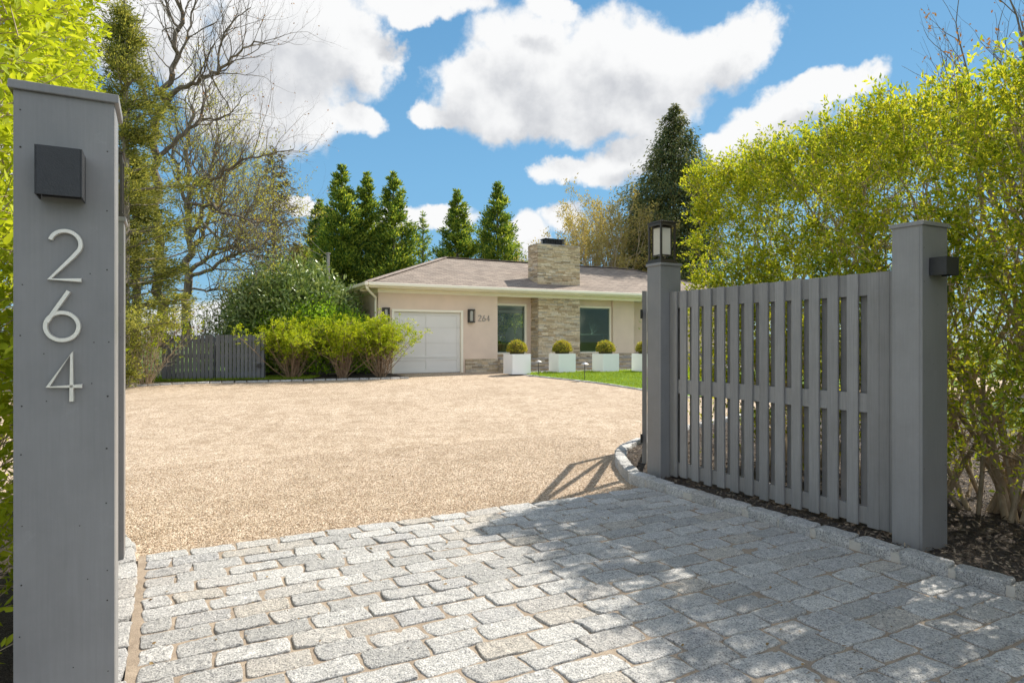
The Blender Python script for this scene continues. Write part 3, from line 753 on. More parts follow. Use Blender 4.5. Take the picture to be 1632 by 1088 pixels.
def frost_mat():
    m, T, b = nmat('seeded_glass'); T.n.remove(b)
    tr = T.new('ShaderNodeBsdfTransparent'); tr.inputs[0].default_value = (.95, .94, .9, 1)
    tl = T.new('ShaderNodeBsdfTranslucent'); tl.inputs[0].default_value = (.92, .90, .84, 1)
    df = T.new('ShaderNodeBsdfDiffuse'); df.inputs[0].default_value = (.9, .88, .82, 1)
    a = T.new('ShaderNodeMixShader'); a.inputs[0].default_value = .5; T.l.new(tl.outputs[0], a.inputs[1]); T.l.new(df.outputs[0], a.inputs[2])
    mx = T.new('ShaderNodeMixShader'); mx.inputs[0].default_value = .72; T.l.new(tr.outputs[0], mx.inputs[1]); T.l.new(a.outputs[0], mx.inputs[2])
    T.l.new(mx.outputs[0], T.n['Material Output'].inputs[0]); return m
M['lampfrost'] = frost_mat()

pl = gate_post(-.132-PW, 2.309, 'tall grey post at far left carrying the numbers 264')
sconce(pl, .062, .112, 1.76, .138, .095)
numerals('264', [(.082, 1.528), (.074, 1.352), (.078, 1.174)], .147, .0135, .012, M['numeral'], pl, -.004)
pl2 = gate_post(-.212-.25, 4.546, 'grey lantern post half hidden behind the numbered post', .25)
lantern(pl2, .15, .105)
pr = gate_post(4.122, 2.337, 'thick grey post at the near end of the slatted fence, with a box light', .27)
sconce(pr, .065, .135, 1.757, .112, .105)
pr2 = gate_post(4.130, 4.743, 'grey post topped by a lantern at the far end of the slatted fence', .25)
lantern(pr2, .10, .095)

# ------------------------------------------------------------ SLATTED FENCE
def slat_fence(x_face, b0, b1, label, side=1):
    """local y along A2 from b0 to b1; front face at x=0, looking towards -x"""
    t = thing('slat_fence', label, 'fence', ab(x_face, b0, 0), AROT if side == 1 else AROT+math.pi, 'slatted fence panels of the gateway')
    if side == -1: t.location = ab(x_face, b1, 0)
    L = b1-b0; Z0, Z1 = .085, 1.82; th = .019
    fr = MB()
    for z0, z1 in ((Z0+.012, .215), (.862, .993), (1.665, Z1-.002)): fr.box(th+.0005, th+.038, .001, L-.001, z0, z1)
    for zz in (): pass
    fr.build('rail', M['board'], t, bevel=.002)
    r = random.Random(4)
    # end stiles
    def board(y0, y1, x0=0., x1=th, dz=0, name='slat'):
        b_ = MB(); k = r.uniform(-.0015, .0015)
        b_.box(x0+k, x1+k, y0, y1, Z0+r.uniform(-.008, .006)+dz, Z1+r.uniform(-.004, .003)); b_.build(name, M['board'], t, bevel=.002)
    far = L-.002
    board(far-.05, far); board(far-.0985, far-.0515)
    y = 4.60-b0; i = 0
    while y-.085 > .30:
        board(y-.083, y); y -= .1525; i += 1
    lo = y
    board(y-.083, y)
    q = y-.0845
    while q > .02:
        w = min(.07, q-.003); board(q-w, q); q -= w+.0015
    # rear boards in the gaps
    y = 4.60-b0+.1525
    while y-.083-.068 > .12:
        yc = y-.083-.034
        board(yc-.049, yc+.049, th+.0385, th+.0385+.018, name='rear_slat'); y -= .1525
    return t
slat_fence(4.237, 2.53, 4.741, 'grey slatted fence panel between the two right posts, mulch and kerb in front')
slat_fence(-.24, 2.503, 4.543, 'grey slatted fence panel behind the numbered post', -1)

# ------------------------------------------------------------ OPEN GATE LEAF (braced), seen edge on behind the lantern post
def gate_leaf():
    p0 = Vector((1.335, 6.56, 0)); p1 = Vector((1.86, 8.50, 0)); d = (p1-p0); L = d.length; rot = math.atan2(d.y, d.x)
    t = thing('gate_leaf', 'open wooden driveway gate seen edge on behind the lantern post', 'gate', p0, rot)
    fr = MB(); Z0, Z1 = .12, 1.86
    fr.box(0, .09, -.022, .022, Z0, Z1); fr.box(L-.09, L, -.022, .022, Z0, Z1)
    for z in (Z0+.002, .98, Z1-.092): fr.box(.0905, L-.0905, -.021, .021, z, z+.09)
    fr.build('gate_frame', M['board'], t, bevel=.002)
    br = MB(); br.bar((.10, 0, .22), (L-.10, 0, .97), .034, .08); br.bar((.10, 0, 1.74), (L-.10, 0, 1.09), .034, .08)
    br.build('brace', M['board'], t, bevel=.002)
    for z in (.35, 1.6): hg = MB(); hg.box(-.055, .10, .0225, .032, z, z+.05); hg.tube([(-.03, .027, z-.02), (-.03, .027, z+.07)], .011, 10); hg.build('hinge', M['black'], t)
gate_leaf()

# ------------------------------------------------------------ HOUSE
house = thing('ranch_house', 'single storey beige house with brown hipped roof and stone chimney', 'house', hp(0, 0, GH), HROT)
ZT = 2.62; EZ = 2.77   # wall top (frieze bottom), eave underside
def hbox(name, mat, boxes, parent=house, bevel=0, label=None):
    mb = MB()
    for b_ in boxes: mb.box(*b_)
    o = mb.build(name, mat, parent, bevel=bevel)
    if label: o['label'] = label
    return o
WX = 3.797
# garage block walls (door opening 0..2.49 x 0..2.09)
hbox('wall', M['stucco'], [(-.434, 0, 0, .2, 0, 2.85), (2.49, WX, 0, .2, .452, 2.85), (.0005, 2.4895, .001, .199, 2.10, 2.849),
    (2.491, WX-.001, .002, .199, -.2, .4515),
    (-.4335, -.234, .2005, 7.45, -.2, 2.849),
    (WX-.2, WX-.0005, .2005, .75, 0, 2.848)], label='front and side walls of the garage')
RY = .54
hbox('wall', M['stucco'], [(WX+.0, 5.43, RY, RY+.2, 2.42, 2.85), (5.25, 5.43, RY+.001, RY+.199, .6, 2.419),
    (7.20, 9.03, RY, RY+.2, 2.42, 2.85), (9.03, 10.05, RY-.10, RY+.2, .6, 2.85), (3.8, 9.03, RY+.002, RY+.198, .3, .60),
    (10.0505, 16.1, 1.0, 1.2, .3, 2.85), (9.85, 10.0495, RY+.2005, 1.0, .3, 2.849), (15.9, 16.1, 2.2005, 7.45, 0, 2.849)], label='recessed entrance walls')
hbox('wall', M['stucco'], [(-.2, 3.9, 7.25, 7.45, 0, 2.84), (3.901, 5.9, 7.25, 7.449, 0, 2.84), (5.901, 8.8, 7.25, 7.449, 2.4, 2.84), (8.801, 15.89, 7.25, 7.45, 0, 2.84), (5.901, 8.8, 7.25, 7.449, 0, .9)], label='rear wall')
hbox('floor', M['slate'], [(-.23, 3.59, .21, 7.24, .0, .02), (3.6, 15.89, .75, 7.24, .52, .60)])
hbox('ceiling', M['interior'], [(-.23, 15.89, .75, 7.24, 2.64, 2.66)])
hbox('partition', M['interior'], [(3.50, 3.598, .76, 7.24, .02, 2.639), (8.85, 8.95, 3.2, 7.24, .601, 2.639), (8.951, 15.89, 3.2, 3.3, .601, 2.639)])
# roof
PITCH = .353; ov = .42; D = 7.45
x0, x1, y0, y1 = -.434-ov-.03, 16.1+ov, -ov, D+ov
zr = EZ+.135; hw = (y1-y0)/2; ridge_z = zr+PITCH*hw
def roof():
    me = bpy.data.meshes.new('roof'); bm = bmesh.new(); uvl = bm.loops.layers.uv.new('UVMap')
    A, B, C_, D_ = [bm.verts.new(p) for p in ((x0, y0, zr), (x1, y0, zr), (x1, y1, zr), (x0, y1, zr))]
    E, Fv = bm.verts.new((x0+hw, y0+hw, ridge_z)), bm.verts.new((x1-hw, y0+hw, ridge_z))
    for vs in ((A, B, Fv, E), (B, C_, Fv), (C_, D_, E, Fv), (D_, A, E)):
        f = bm.faces.new(vs); e = (vs[1].co-vs[0].co).normalized(); n = f.normal; f.normal_update(); up = f.normal.cross(e)
        for l in f.loops: q = l.vert.co-vs[0].co; l[uvl].uv = (q.dot(e), q.dot(up))
    A2_, B2, C2, D2 = [bm.verts.new(p) for p in ((x0, y0, zr-.025), (x1, y0, zr-.025), (x1, y1, zr-.025), (x0, y1, zr-.025))]
    for vs in ((A, A2_, B2, B), (B, B2, C2, C_), (C_, C2, D2, D_), (D_, D2, A2_, A)): bm.faces.new(vs)
    bm.faces.new((A2_, D2, C2, B2))
    bm.to_mesh(me); bm.free(); o = link('roof', me, M['shingle'], house)
    rc = MB()
    for p, q in (((x0+hw, y0+hw, ridge_z), (x1-hw, y0+hw, ridge_z)), ((x0, y0, zr), (x0+hw, y0+hw, ridge_z)), ((x0, y1, zr), (x0+hw, y0+hw, ridge_z)), ((x1, y0, zr), (x1-hw, y0+hw, ridge_z))):
        p = Vector(p); q = Vector(q); n = max(2, int((q-p).length/.3))
        for i in range(n):
            a_ = p.lerp(q, i/n); b_ = p.lerp(q, (i+1)/n+.01); rc.bar(a_+Vector((0, 0, .012)), b_+Vector((0, 0, .02)), .24, .02)
    rc.build('ridge_cap', M['ridge'], o)
    return o
M['ridge'] = simple('ridge_shingle', (.28, .225, .19), .9, .3, 5, .4, 60)
roof_o = roof()
e = .11
hbox('gutter', M['trim'], [(x0-.0, x1, y0-.02-e, y0-.02, zr-.115, zr-.012), (x0-.02-e, x0-.02, y0-.02-e, y1, zr-.1148, zr-.0122)], bevel=.02)
hbox('fascia', M['trim'], [(x0, x1, y0-.019, y0+.01, zr-.16, zr-.026), (x0-.019, x0-.0005, y0-.0, y1, zr-.1602, zr-.0262), (x1-.02, x1, y0+.011, y1, zr-.16, zr-.026)])
hbox('soffit', M['trim'], [(x0+.001, x1-.021, y0+.0105, y1-.001, EZ-.02, EZ-.0)])
hbox('frieze_board', M['trim'], [(-.454, 10.06, -.024, -.001, ZT, EZ-.021), (-.456, -.4345, -.001, 7.45, ZT, EZ-.0212)])
dp = MB(); gx = x0-.07; gy = y0-.07
dp.tube([(gx+.02, gy+.05, zr-.10), (gx+.03, gy+.06, zr-.17), (gx+.13, gy+.16, zr-.27), (-.49, .10, 2.46), (-.49, .12, 2.30), (-.49, .12, 1.0), (-.49, .12, .1)], .038, 10)
dp.build('downspout', M['trim'], house, smooth=True)
# soffit bracket blocks under the left eave
for yy in (.6, 1.5, 2.4, 3.3, 4.2, 5.1, 6.0, 6.9): hbox('eave_bracket', M['trim'], [(x0+.02, -.46, yy, yy+.05, EZ-.09, EZ-.0205)])
# ledge stone masonry
def ledge(name, parent, x0, x1, y0, y1, z0, z1, seed, faces='LFR', top=False, label=None):
    r = random.Random(seed); mb = MB()
    mb.box(x0+.03, x1-.03, y0+.03, y1-.001, z0, z1-.001)
    z = z0
    while z < z1-.01:
        h = min(r.choice((.035, .045, .055, .07)), z1-z)
        if z1-(z+h) < .02: h = z1-z
        def run(a0, a1, fn):
            a = a0
            while a < a1-.005:
                l = r.uniform(.12, .42); b = a+l
                if a1-b < .08: b = a1
                k = r.uniform(0, .024); fn(a+.001, b-.001, k); a = b
        if 'F' in faces: run(x0, x1, lambda a, b, k: mb.box(a, b, y0-k, y0+.035, z+.0015, z+h-.0015))
        if 'L' in faces: run(y0+.036, y1, lambda a, b, k: mb.box(x0-k, x0+.035, a, b, z+.0015, z+h-.0015))
        if 'R' in faces: run(y0+.036, y1, lambda a, b, k: mb.box(x1-.035, x1+k, a, b, z+.0015, z+h-.0015))
        if 'B' in faces: run(x0+.036, x1-.036, lambda a, b, k: mb.box(a, b, y1-.035, y1+k, z+.0015, z+h-.0015))
        z += h
    o = mb.build(name, M['ledge'], parent)
    if label: o['label'] = label
    return o
ledge('stone_pier', house, 5.43, 7.20, 0, RY, .45, EZ-.022, 21, 'LF', label='stacked stone chimney breast between the windows')
ledge('stone_plinth', house, 2.57, WX+.0, -.05, -.002, 0, .45, 22, 'F', label='low stacked stone facing right of the garage door')
ch = ledge('chimney', house, 5.572, 7.394, .3, 1.03, zr+.1, 4.62, 23, 'LFRB', label='stacked stone chimney rising from the roof')
hbox('chimney_crown', M['steel'], [(5.58, 7.386, .31, 1.02, 4.6205, 4.645)], ch)
cc = MB()
for (cx0, cx1) in ((6.02, 6.42), (6.47, 6.83)):
    cc.box(cx0, cx1, .5, .86, 4.646, 4.68); cc.box(cx0-.02, cx1+.02, .48, .88, 4.86, 4.89)
    n = 5
    for i in range(n+1):
        xx = cx0+.015+(cx1-cx0-.03)*i/n
        for yy in (.51, .85): cc.box(xx-.012, xx+.012, yy-.012, yy+.012, 4.68, 4.8599)
    for yy in (.6, .68, .76):
        for xx in (cx0+.015, cx1-.015): cc.box(xx-.011, xx+.011, yy-.012, yy+.012, 4.6805, 4.8598)
    cc.box(cx0+.06, cx1-.06, .56, .8, 4.6805, 4.84)
cc.build('chimney_cap', M['black'], ch)
# entrance steps and stone base
for i, (yy, zz) in enumerate(((-.85, .15), (-.5, .30), (-.15, .45))):
    ledge('step', house, WX+.012, 16.0, yy, (-.5, -.15, RY-.002)[i], 0, zz-.035, 30+i, 'LF')
    hbox('step_tread', M['slate'], [(WX+.006, 16.0, yy-.03, (-.5, -.15, RY-.002)[i]-.035*(i < 2), zz-.0345, zz)])
ledge('stone_base', house, 3.81, 10.05, RY-.14, RY-.002, .452, .60, 35, 'F')
# garage door
fr = hbox('door_frame', M['trim2'] if 'trim2' in M else M['trim'], [(0.001, .075, -.03, .10, 0, 2.099), (2.415, 2.489, -.03, .10, 0, 2.099), (.0755, 2.4145, -.03, .10, 2.025, 2.0985)])
DX0, DX1, DZ1 = .076, 2.414, 2.024
dr = MB(); seams = [0.01, .50, 1.00, 1.51, DZ1]
for i in range(4): dr.box(DX0, DX1, .082, .11, seams[i]+.003, seams[i+1]-.003)
dr.box(DX0, DX1, .10, .112, .0, DZ1)
door = dr.build('garage_door', M['door'], house)
tr = MB(); mid = (DX0+DX1)/2
for x in ((DX0, DX0+.12), (mid-.055, mid+.055), (DX1-.12, DX1)):
    for i in range(4): tr.box(x[0]+.0005, x[1]-.0005, .066, .0815, seams[i]+.004, seams[i+1]-.004)
for (za, zb) in ((.012, .12), (.425, .4955), (.504, .60), (DZ1-.11, DZ1-.005)):
    for (xa, xb) in ((DX0+.12, mid-.055), (mid+.055, DX1-.12)): tr.box(xa+.0002, xb-.0002, .067, .0814, za, zb)
tr.build('door_trim', M['door'], door, bevel=.003)
hd = MB(); hd.box(.092, .112, .045, .0655, 1.28, 1.46); hd.build('door_handle', M['steel'], door, bevel=.004)
wa = hbox('door_seal', M['dark'], [(DX0, DX1, .08, .12, -.012, .004)], door)
# windows
def window(xa, xb, za, zb, y, label, bar=None):
    f_ = MB(); k = .075
    f_.box(xa, xa+k, y-.02, y+.08, za, zb); f_.box(xb-k, xb, y-.02, y+.08, za, zb); f_.box(xa+k+.0003, xb-k-.0003, y-.02, y+.08, zb-k, zb-.0003); f_.box(xa+k+.0003, xb-k-.0003, y-.03, y+.08, za, za+.045)
    o = f_.build('window', M['trim'], house, bevel=.004); o['label'] = label
    gs = MB(); i = .03
    gs.box(xa+k, xa+k+i, y+.01, y+.06, za+.046, zb-k-.001); gs.box(xb-k-i, xb-k, y+.01, y+.06, za+.046, zb-k-.001)
    gs.box(xa+k+i, xb-k-i, y+.0102, y+.0598, zb-k-i, zb-k-.001); gs.box(xa+k+i, xb-k-i, y+.0102, y+.0598, za+.046, za+.046+i)
    if bar: gs.box(xa+k+i, xb-k-i, y+.0102, y+.0598, bar, bar+.035)
    gs.build('window_sash', M['sash'], o)
    p_ = MB(); p_.box(xa+k+.005, xb-k-.005, y+.03, y+.036, za+.05, zb-k-.006); p_.build('window_pane', M['glass'], o)
    return o
M['sash'] = simple('grey_sash', (.20, .24, .21), .5, .1, 5, 0)
window(3.80, 5.25, .60, 2.419, RY+.04, 'tall window left of the stone pier', 2.12)
window(7.25, 9.03, .60, 2.419, RY+.04, 'tall window right of the stone pier')
rw = MB(); rw.box(6.0, 8.7, 7.28, 7.40, .90, .95); rw.box(5.902, 6.0, 7.28, 7.40, .90, 2.40); rw.box(8.7, 8.799, 7.28, 7.40, .90, 2.40); rw.build('window', M['trim'], house)['label'] = 'rear window seen through the front one'
sw = MB()
for q in ((3.45, 3.50, 2.02, 2.42), (3.95, 4.0, 2.02, 2.42), (3.5, 3.95, 2.02, 2.07), (3.5, 3.95, 2.37, 2.42)): sw.box(-.46, -.4345, q[0], q[1], q[2], q[3])
swo = sw.build('window', M['trim'], house); swo['label'] = 'small high window on the side wall'
hbox('window_pane', M['dark'], [(-.45, -.4345, 3.5, 3.95, 2.07, 2.37)], swo)
# wall lanterns
def wall_lantern(x, z):
    w, h, d = .23, .42, .13
    mb = MB(); mb.box(x, x+w, -.02, -.001, z, z+h)
    for sx in (0, w-.022):
        mb.box(x+sx, x+sx+.022, -d, -d+.022, z, z+h)
    mb.box(x, x+w, -d, -.0205, z+h, z+h+.018); mb.box(x, x+w, -d, -.0205, z-.018, z)
    mb.box(x+.03, x+w*.42, -.03, -.0205, z+.03, z+h-.03)
    mb.box(x+.0222, x+w-.0222, -d+.002, -d+.02, z+.0002, z+.02); mb.box(x+.0222, x+w-.0222, -d+.002, -d+.02, z+h-.02, z+h-.0002)
    o = mb.build('wall_lantern', M['bronze'], house, bevel=.002)
    gl = MB(); gl.box(x+.075, x+w-.075, -d+.04, -.035, z+.04, z+h-.04); gl.build('lantern_glass', M['lampfrost'], o)
    return o
wall_lantern(-.315, 1.70)['label'] = 'wall lantern left of the garage door'
wall_lantern(2.66, 1.71)['label'] = 'wall lantern right of the garage door'
numerals('264', [(3.05, 1.75), (3.21, 1.75), (3.37, 1.75)], .205, .024, .02, M['steel'], house, -.004)
hs = MB(); hs.tube([(1.4, 4.2, zr+.8), (1.4, 4.2, zr+1.5)], .04, 8)
# interior furniture
def dining():
    base = hp(6.75, 4.9, GH+.6)
    t = thing('dining_table', 'white dining table inside the left window', 'table', base, HROT)
    hbox('tabletop', M['whitep'], [(-.85, .45, -.45, .45, .71, .74)], t)
    for (x, y) in ((-.8, -.4), (.4, -.4), (-.8, .4), (.4, .4)): hbox('leg', M['whitep'], [(x-.02, x+.02, y-.02, y+.02, 0, .7095)], t)
    def chair(x, label):
        c = thing('dining_chair', label, 'chair', hp(6.55+x, 4.15, GH+.6), HROT, 'white chairs seen through the left window')
        mb = MB(); n = 14; vs = []; fs = []
        for k in (0, 1):
            for i in range(n):
                z = .42+.62*i/(n-1); w = .20*math.sin(math.pi*(.18+.70*i/(n-1)))**.8
                for sx in (-1, 1): vs.append((sx*w, -.18-.10*(i/(n-1))+k*.03, z))
        for i in range(n-1):
            a_ = i*2; b_ = n*2+i*2
            fs += [(a_, a_+1, a_+3, a_+2), (b_, b_+2, b_+3, b_+1), (a_, a_+2, b_+2, b_), (a_+1, b_+1, b_+3, a_+3)]
        fs += [(0, n*2, n*2+1, 1), (2*n-2, 2*n-1, 4*n-1, 4*n-2)]
        mb.add(vs, fs); mb.build('backrest', M['whitep'], c, bevel=.004)
        s_ = MB(); s_.box(-.21, .21, -.2, .22, .41, .45); s_.build('seat', M['whitep'], c, bevel=.012)
        for (x_, y_) in ((-.17, -.16), (.17, -.16), (-.17, .18), (.17, .18)):
            l_ = MB(); l_.tube([(x_*1.15, y_*1.1, 0), (x_, y_, .41)], .012, 6); l_.build('leg', M['steel'], c)
        return c
    chair(-.28, 'white dining chair nearer the garage, inside the left window'); chair(.18, 'white dining chair nearer the stone pier, inside the left window')
    t2 = thing('console_table', 'slim white console table inside the right window', 'table', hp(8.75, 1.6, GH+.6), HROT)
    hbox('tabletop', M['whitep'], [(-.7, .75, -.2, .2, .72, .745)], t2)
    for (x, y) in ((-.68, -.18), (.73, -.18), (-.68, .18), (.73, .18)): hbox('leg', M['whitep'], [(x-.015, x+.015, y-.015, y+.015, 0, .7195)], t2)
    t3 = bpy.data.objects.new
    mb = MB(); tips = []; r_ = np.random.default_rng(3)
    for k in range(5): grow(mb, tips, (0, 0, .02), (r_.normal()*.5, r_.normal()*.5, 1), .22, .014, 3, r_, .1, .7, .15, (2, 3), .7, 5)
    mb.lathe([(0, 0), (.07, 0), (.05, .03), (.0, .035)], 12)
    o = mb.build('coral_ornament', M['whitep'], None, hp(8.8, 1.6, GH+1.346)); o.rotation_euler = (0, 0, HROT)
    tag(o, 'white branching coral ornament on the console table', 'ornament')
dining()

# ------------------------------------------------------------ PLANTERS, TOPIARY BALLS, PATH LIGHTS
def planter(px0, px1, top, bot, label, blabel):
    pc = G((px0+px1)/2, bot); Y = pc.y; w = .65; h = (bot-top)/F*Y
    rot = HROT
    c = pc+Vector((0, .28, 0)); c.z = g(c.y)+.03
    t = thing('planter', label, 'planter', c, rot, 'white cube planters')
    mb = MB(); s = w/2
    mb.box(-s, s, -s, -s+.02, 0, h); mb.box(-s, s, s-.02, s, 0, h); mb.box(-s, -s+.02, -s+.0201, s-.0201, 0, h); mb.box(s-.02, s, -s+.0201, s-.0201, 0, h)
    mb.build('planter_box', M['whitebox'], t, bevel=.004)
    sl = MB(); sl.box(-s+.021, s-.021, -s+.021, s-.021, .05, h-.04); sl.build('soil', M['mulch'], t)
    r_ = np.random.default_rng(int(px0)); N = 2600; rad = .295
    d = nrm(r_.normal(size=(N, 3))); d[:, 2] = np.abs(d[:, 2])*1.0-.25; d = nrm(d)
    k = rad*(1+.05*np.sin(d[:, 0]*9+d[:, 1]*7)+.06*r_.normal(size=N)-.25*(r_.random(N)**4))
    p = d*k[:, None]*[1.0, 1.0, .95]+[0, 0, .19]
    dd = nrm(d+r_.normal(size=(N, 3))*.6)
    tb = thing('boxwood_ball', blabel, 'shrub', c+Vector((0, 0, h-.05)), 0, 'clipped round shrubs in the planters')
    link('foliage', leafmesh('foliage', p, dd, r_.uniform(.03, .05, N), .026, r_, False), M['box'], tb)
    co = MB(); co.lathe([(.03, 0), (.2, .0), (.235, .08), (.24, .2), (.20, .34), (.1, .42), (0, .44)], 16); co.build('twigs', M['twigcore'], tb)
    return t
M['twigcore'] = simple('twig_core', (.10, .085, .03), .9, .4, 30, .5, 60)
planter(803, 845, 566, 598, 'white cube planter nearest the garage, by the entrance steps', 'round clipped shrub in the planter nearest the garage')
planter(877, 917, 565, 595, 'white cube planter in front of the stone pier', 'round clipped shrub before the stone pier')
planter(947, 987, 565, 594, 'white cube planter below the right window', 'round clipped shrub below the right window')
planter(1011, 1051, 565, 594, 'white cube planter half hidden by the gate leaf', 'round clipped shrub half hidden by the gate leaf')
def path_light(px, bot, top, label):
    c = G(px, bot, .03); h = (bot-top)/F*c.y; t = thing('path_light', label, 'garden light', c, 0, 'garden path lights')
    s_ = MB(); s_.tube([(0, 0, 0), (0, 0, h-.03)], .011, 8); s_.build('stake', M['bronze'], t)
    hd_ = MB(); hd_.lathe([(0, h+.012), (.02, h+.012), (.115, h-.035), (.115, h-.042), (.03, h-.03), (0, h-.03)], 20); hd_.build('lamp_shade', M['nickel'], t)
path_light(858, 597, 573, 'small path light between the two planters nearest the garage')
path_light(932, 605, 576.5, 'small path light on the lawn before the right window')

# ------------------------------------------------------------ HEDGES
def hedge(label, far, u, length, half, H, mat, seed, nspr, zlo=.75, gap=.46, leafL=.052, stems_step=.34, maxr=.036, fside=1):
    u = Vector(u).normalized(); rot = math.atan2(u.y, u.x); rng = np.random.default_rng(seed)
    t = thing('hedge', label, 'hedge', far, rot)
    mb = MB(); x = .1
    while x < length:
        for k in range(rng.integers(4, 8)):
            b = Vector((x+rng.normal()*.10, rng.normal()*.16, 0)); tp = Vector((x+rng.normal()*.55, rng.uniform(-half*.95, half*.95), H*rng.uniform(.78, .99)))
            n = 9; pts = []; w = rng.normal(size=3)*.16; w2 = rng.normal(size=3)*.07; ph = rng.random()*6
            for i in range(n):
                s = i/(n-1); e = s**.8
                p = Vector((b.x+(tp.x-b.x)*s, b.y+(tp.y-b.y)*e, tp.z*s)); q = math.sin(math.pi*s)
                p += Vector(w)*q + Vector(w2)*math.sin(s*9+ph)*q; pts.append(p)
            r0 = rng.uniform(.013, maxr); mb.tube(pts, [r0*(1-.82*i/(n-1)) for i in range(n)], 6, cap=False)
            for j in range(rng.integers(6, 11)):
                i = rng.integers(1, n-1); d = Vector((rng.normal()*.7, rng.normal()*.8, rng.uniform(.1, 1.0))).normalized(); L = rng.uniform(.35, .85); p = pts[i]
                q = [p]; dd = d.copy()
                for m_ in range(4):
                    dd = (dd+Vector((rng.normal()*.2, rng.normal()*.2, .14+rng.normal()*.12))).normalized(); nx = q[-1]+dd*L/4
                    if nx.z > H-.03 or abs(nx.y) > half or nx.x < -.05 or nx.x > length+.3: break
                    q.append(nx)
                if len(q) < 3: continue
                r1 = r0*.42*(1-.5*i/n); mb.tube(q, [r1*(1-.7*m_/4) for m_ in range(len(q))], 4, cap=False)
                for e_ in range(3):
                    i2 = rng.integers(1, len(q)); d2 = Vector((rng.normal()*.8, rng.normal()*.8, .5+rng.normal()*.4)).normalized(); L2 = rng.uniform(.15, .4)
                    e1 = q[i2]+d2*L2*.5; e2 = e1+(d2+Vector((0, 0, .3))).normalized()*L2*.5
                    if e2.z < H and abs(e2.y) < half and e2.x > -.05: mb.tube([q[i2], e1, e2], [.0042, .0032, .002], 3, cap=False)
        x += stems_step*rng.uniform(.7, 1.3)
    mb.build('stems', M['stem'], t, smooth=True)
    # sprigs of leaves
    N = nspr*4; X = rng.uniform(-.05, length, N); Y = rng.uniform(-1, 1, N); Z = rng.uniform(0, 1, N)
    sel = rng.random(N)
    Y = np.where(sel < .44, np.where(rng.random(N) < .14, 1, -1)*fside*(1-np.abs(rng.normal(size=N))*.10), Y)         # faces
    Z = np.where((sel > .44) & (sel < .66), 1-np.abs(rng.normal(size=N))*.035, Z)
    X = np.where((sel > .66) & (sel < .70), np.abs(rng.normal(size=N))*.12, X)
    Yw = Y*half; Zw = Z*H
    # rounded shoulders, uneven face
    lump = np.array([noise.noise(Vector((a*1.3, b*1.1+7*seed, c*1.3))) for a, b, c in zip(X, Yw, Zw)])
    fine = np.array([noise.noise(Vector((a*4.6+5, b*4.6, c*4.6+seed))) for a, b, c in zip(X, Yw, Zw)])
    Yw = Yw*(1+.09*lump) ; Zw = Zw + np.where(Z > .9, .03*lump+.06*fine+.06*np.abs(rng.normal(size=N)), 0)
    Zw = Zw*np.where(X > 1.6, 1-.024*(X-1.6), 1)
    low = np.clip((Zw-zlo)/.9, 0, 1); keep = rng.random(N) < (low**.8)*.97+.03*(Zw > .15)
    keep &= (X < 4.2) | (rng.random(N) < .6)
    keep &= (fine*.95+lump*.12) > (gap-.62)+rng.normal(size=N)*.10
    keep &= ~((np.abs(Y) > .8) & (Z > .97) & (rng.random(N) < .5))
    pos = np.stack([X, Yw, Zw], 1)[keep][:nspr]; yy = Y[keep][:nspr]; zz = Z[keep][:nspr]
    kk = rng.integers(0, max(1, len(pos)//4), len(pos)); own = rng.random(len(pos)) < .3      # gather the twigs into clusters
    pos = np.where(own[:, None], pos, pos[kk]+rng.normal(size=pos.shape)*[.055, .055, .065]); yy = np.where(own, yy, yy[kk]); zz = np.where(own, zz, zz[kk])
    # foliage is open in places, so that sunlight falls through in patches
    vv = Vector((-u.y, u.x, 0)); fr_ = Vector(far); S_ = SUN_DIR
    gx = fr_.x+u.x*pos[:, 0]+vv.x*pos[:, 1]-S_.x/S_.z*pos[:, 2]; gy = fr_.y+u.y*pos[:, 0]+vv.y*pos[:, 1]-S_.y/S_.z*pos[:, 2]
    nz = np.array([noise.noise(Vector((a*2.4, b*2.4, seed)))*.34+noise.noise(Vector((a*5.8, b*5.8, seed+3)))*1.0 for a, b in zip(gx, gy)])
    kp = (nz < .13) | (rng.random(len(pos)) < .06) | ((zz > .94) & (yy*fside < -.35) & (rng.random(len(pos)) < .55)); pos = pos[kp]; yy = yy[kp]; zz = zz[kp]
    n = len(pos); dirs = nrm(rng.normal(size=(n, 3))*.5+np.stack([np.zeros(n), np.sign(yy)*(np.abs(yy) > .75)*.7, .55+.8*(zz > .93)], 1))
    ln = rng.uniform(.06, .15, n)
    c, d, LL, WW = sprigs(rng, pos, dirs, 9, ln, leafL, .40)
    link('leaves', leafmesh('leaves', c, d, LL, WW, rng, True, .9), mat, t)
    tw = MB()
    for p, dd, l in zip(pos[:6000], dirs[:6000], ln[:6000]): tw.tube([p-dd*.05, p+dd*l], [.0028, .0015], 3, cap=False)
    tw.build('twigs', M['stem'], t)
    return t
hedge('tall yellow green hedge behind the slatted fence on the right', (2.90, 7.35, 0), (.319, -.948, 0), 7.6, 1.0, 3.08, M['hedge'], 2, 36000, gap=.44, zlo=.4, leafL=.036, stems_step=.27)
hedge('tall bright green hedge at the left edge behind the numbered post', ab(-1.25, 6.0), tuple(-A2), 3.5, .72, 4.35, M['hedgel'], 7, 11500, fside=-1, zlo=.2, gap=.36, leafL=.045, maxr=.02)

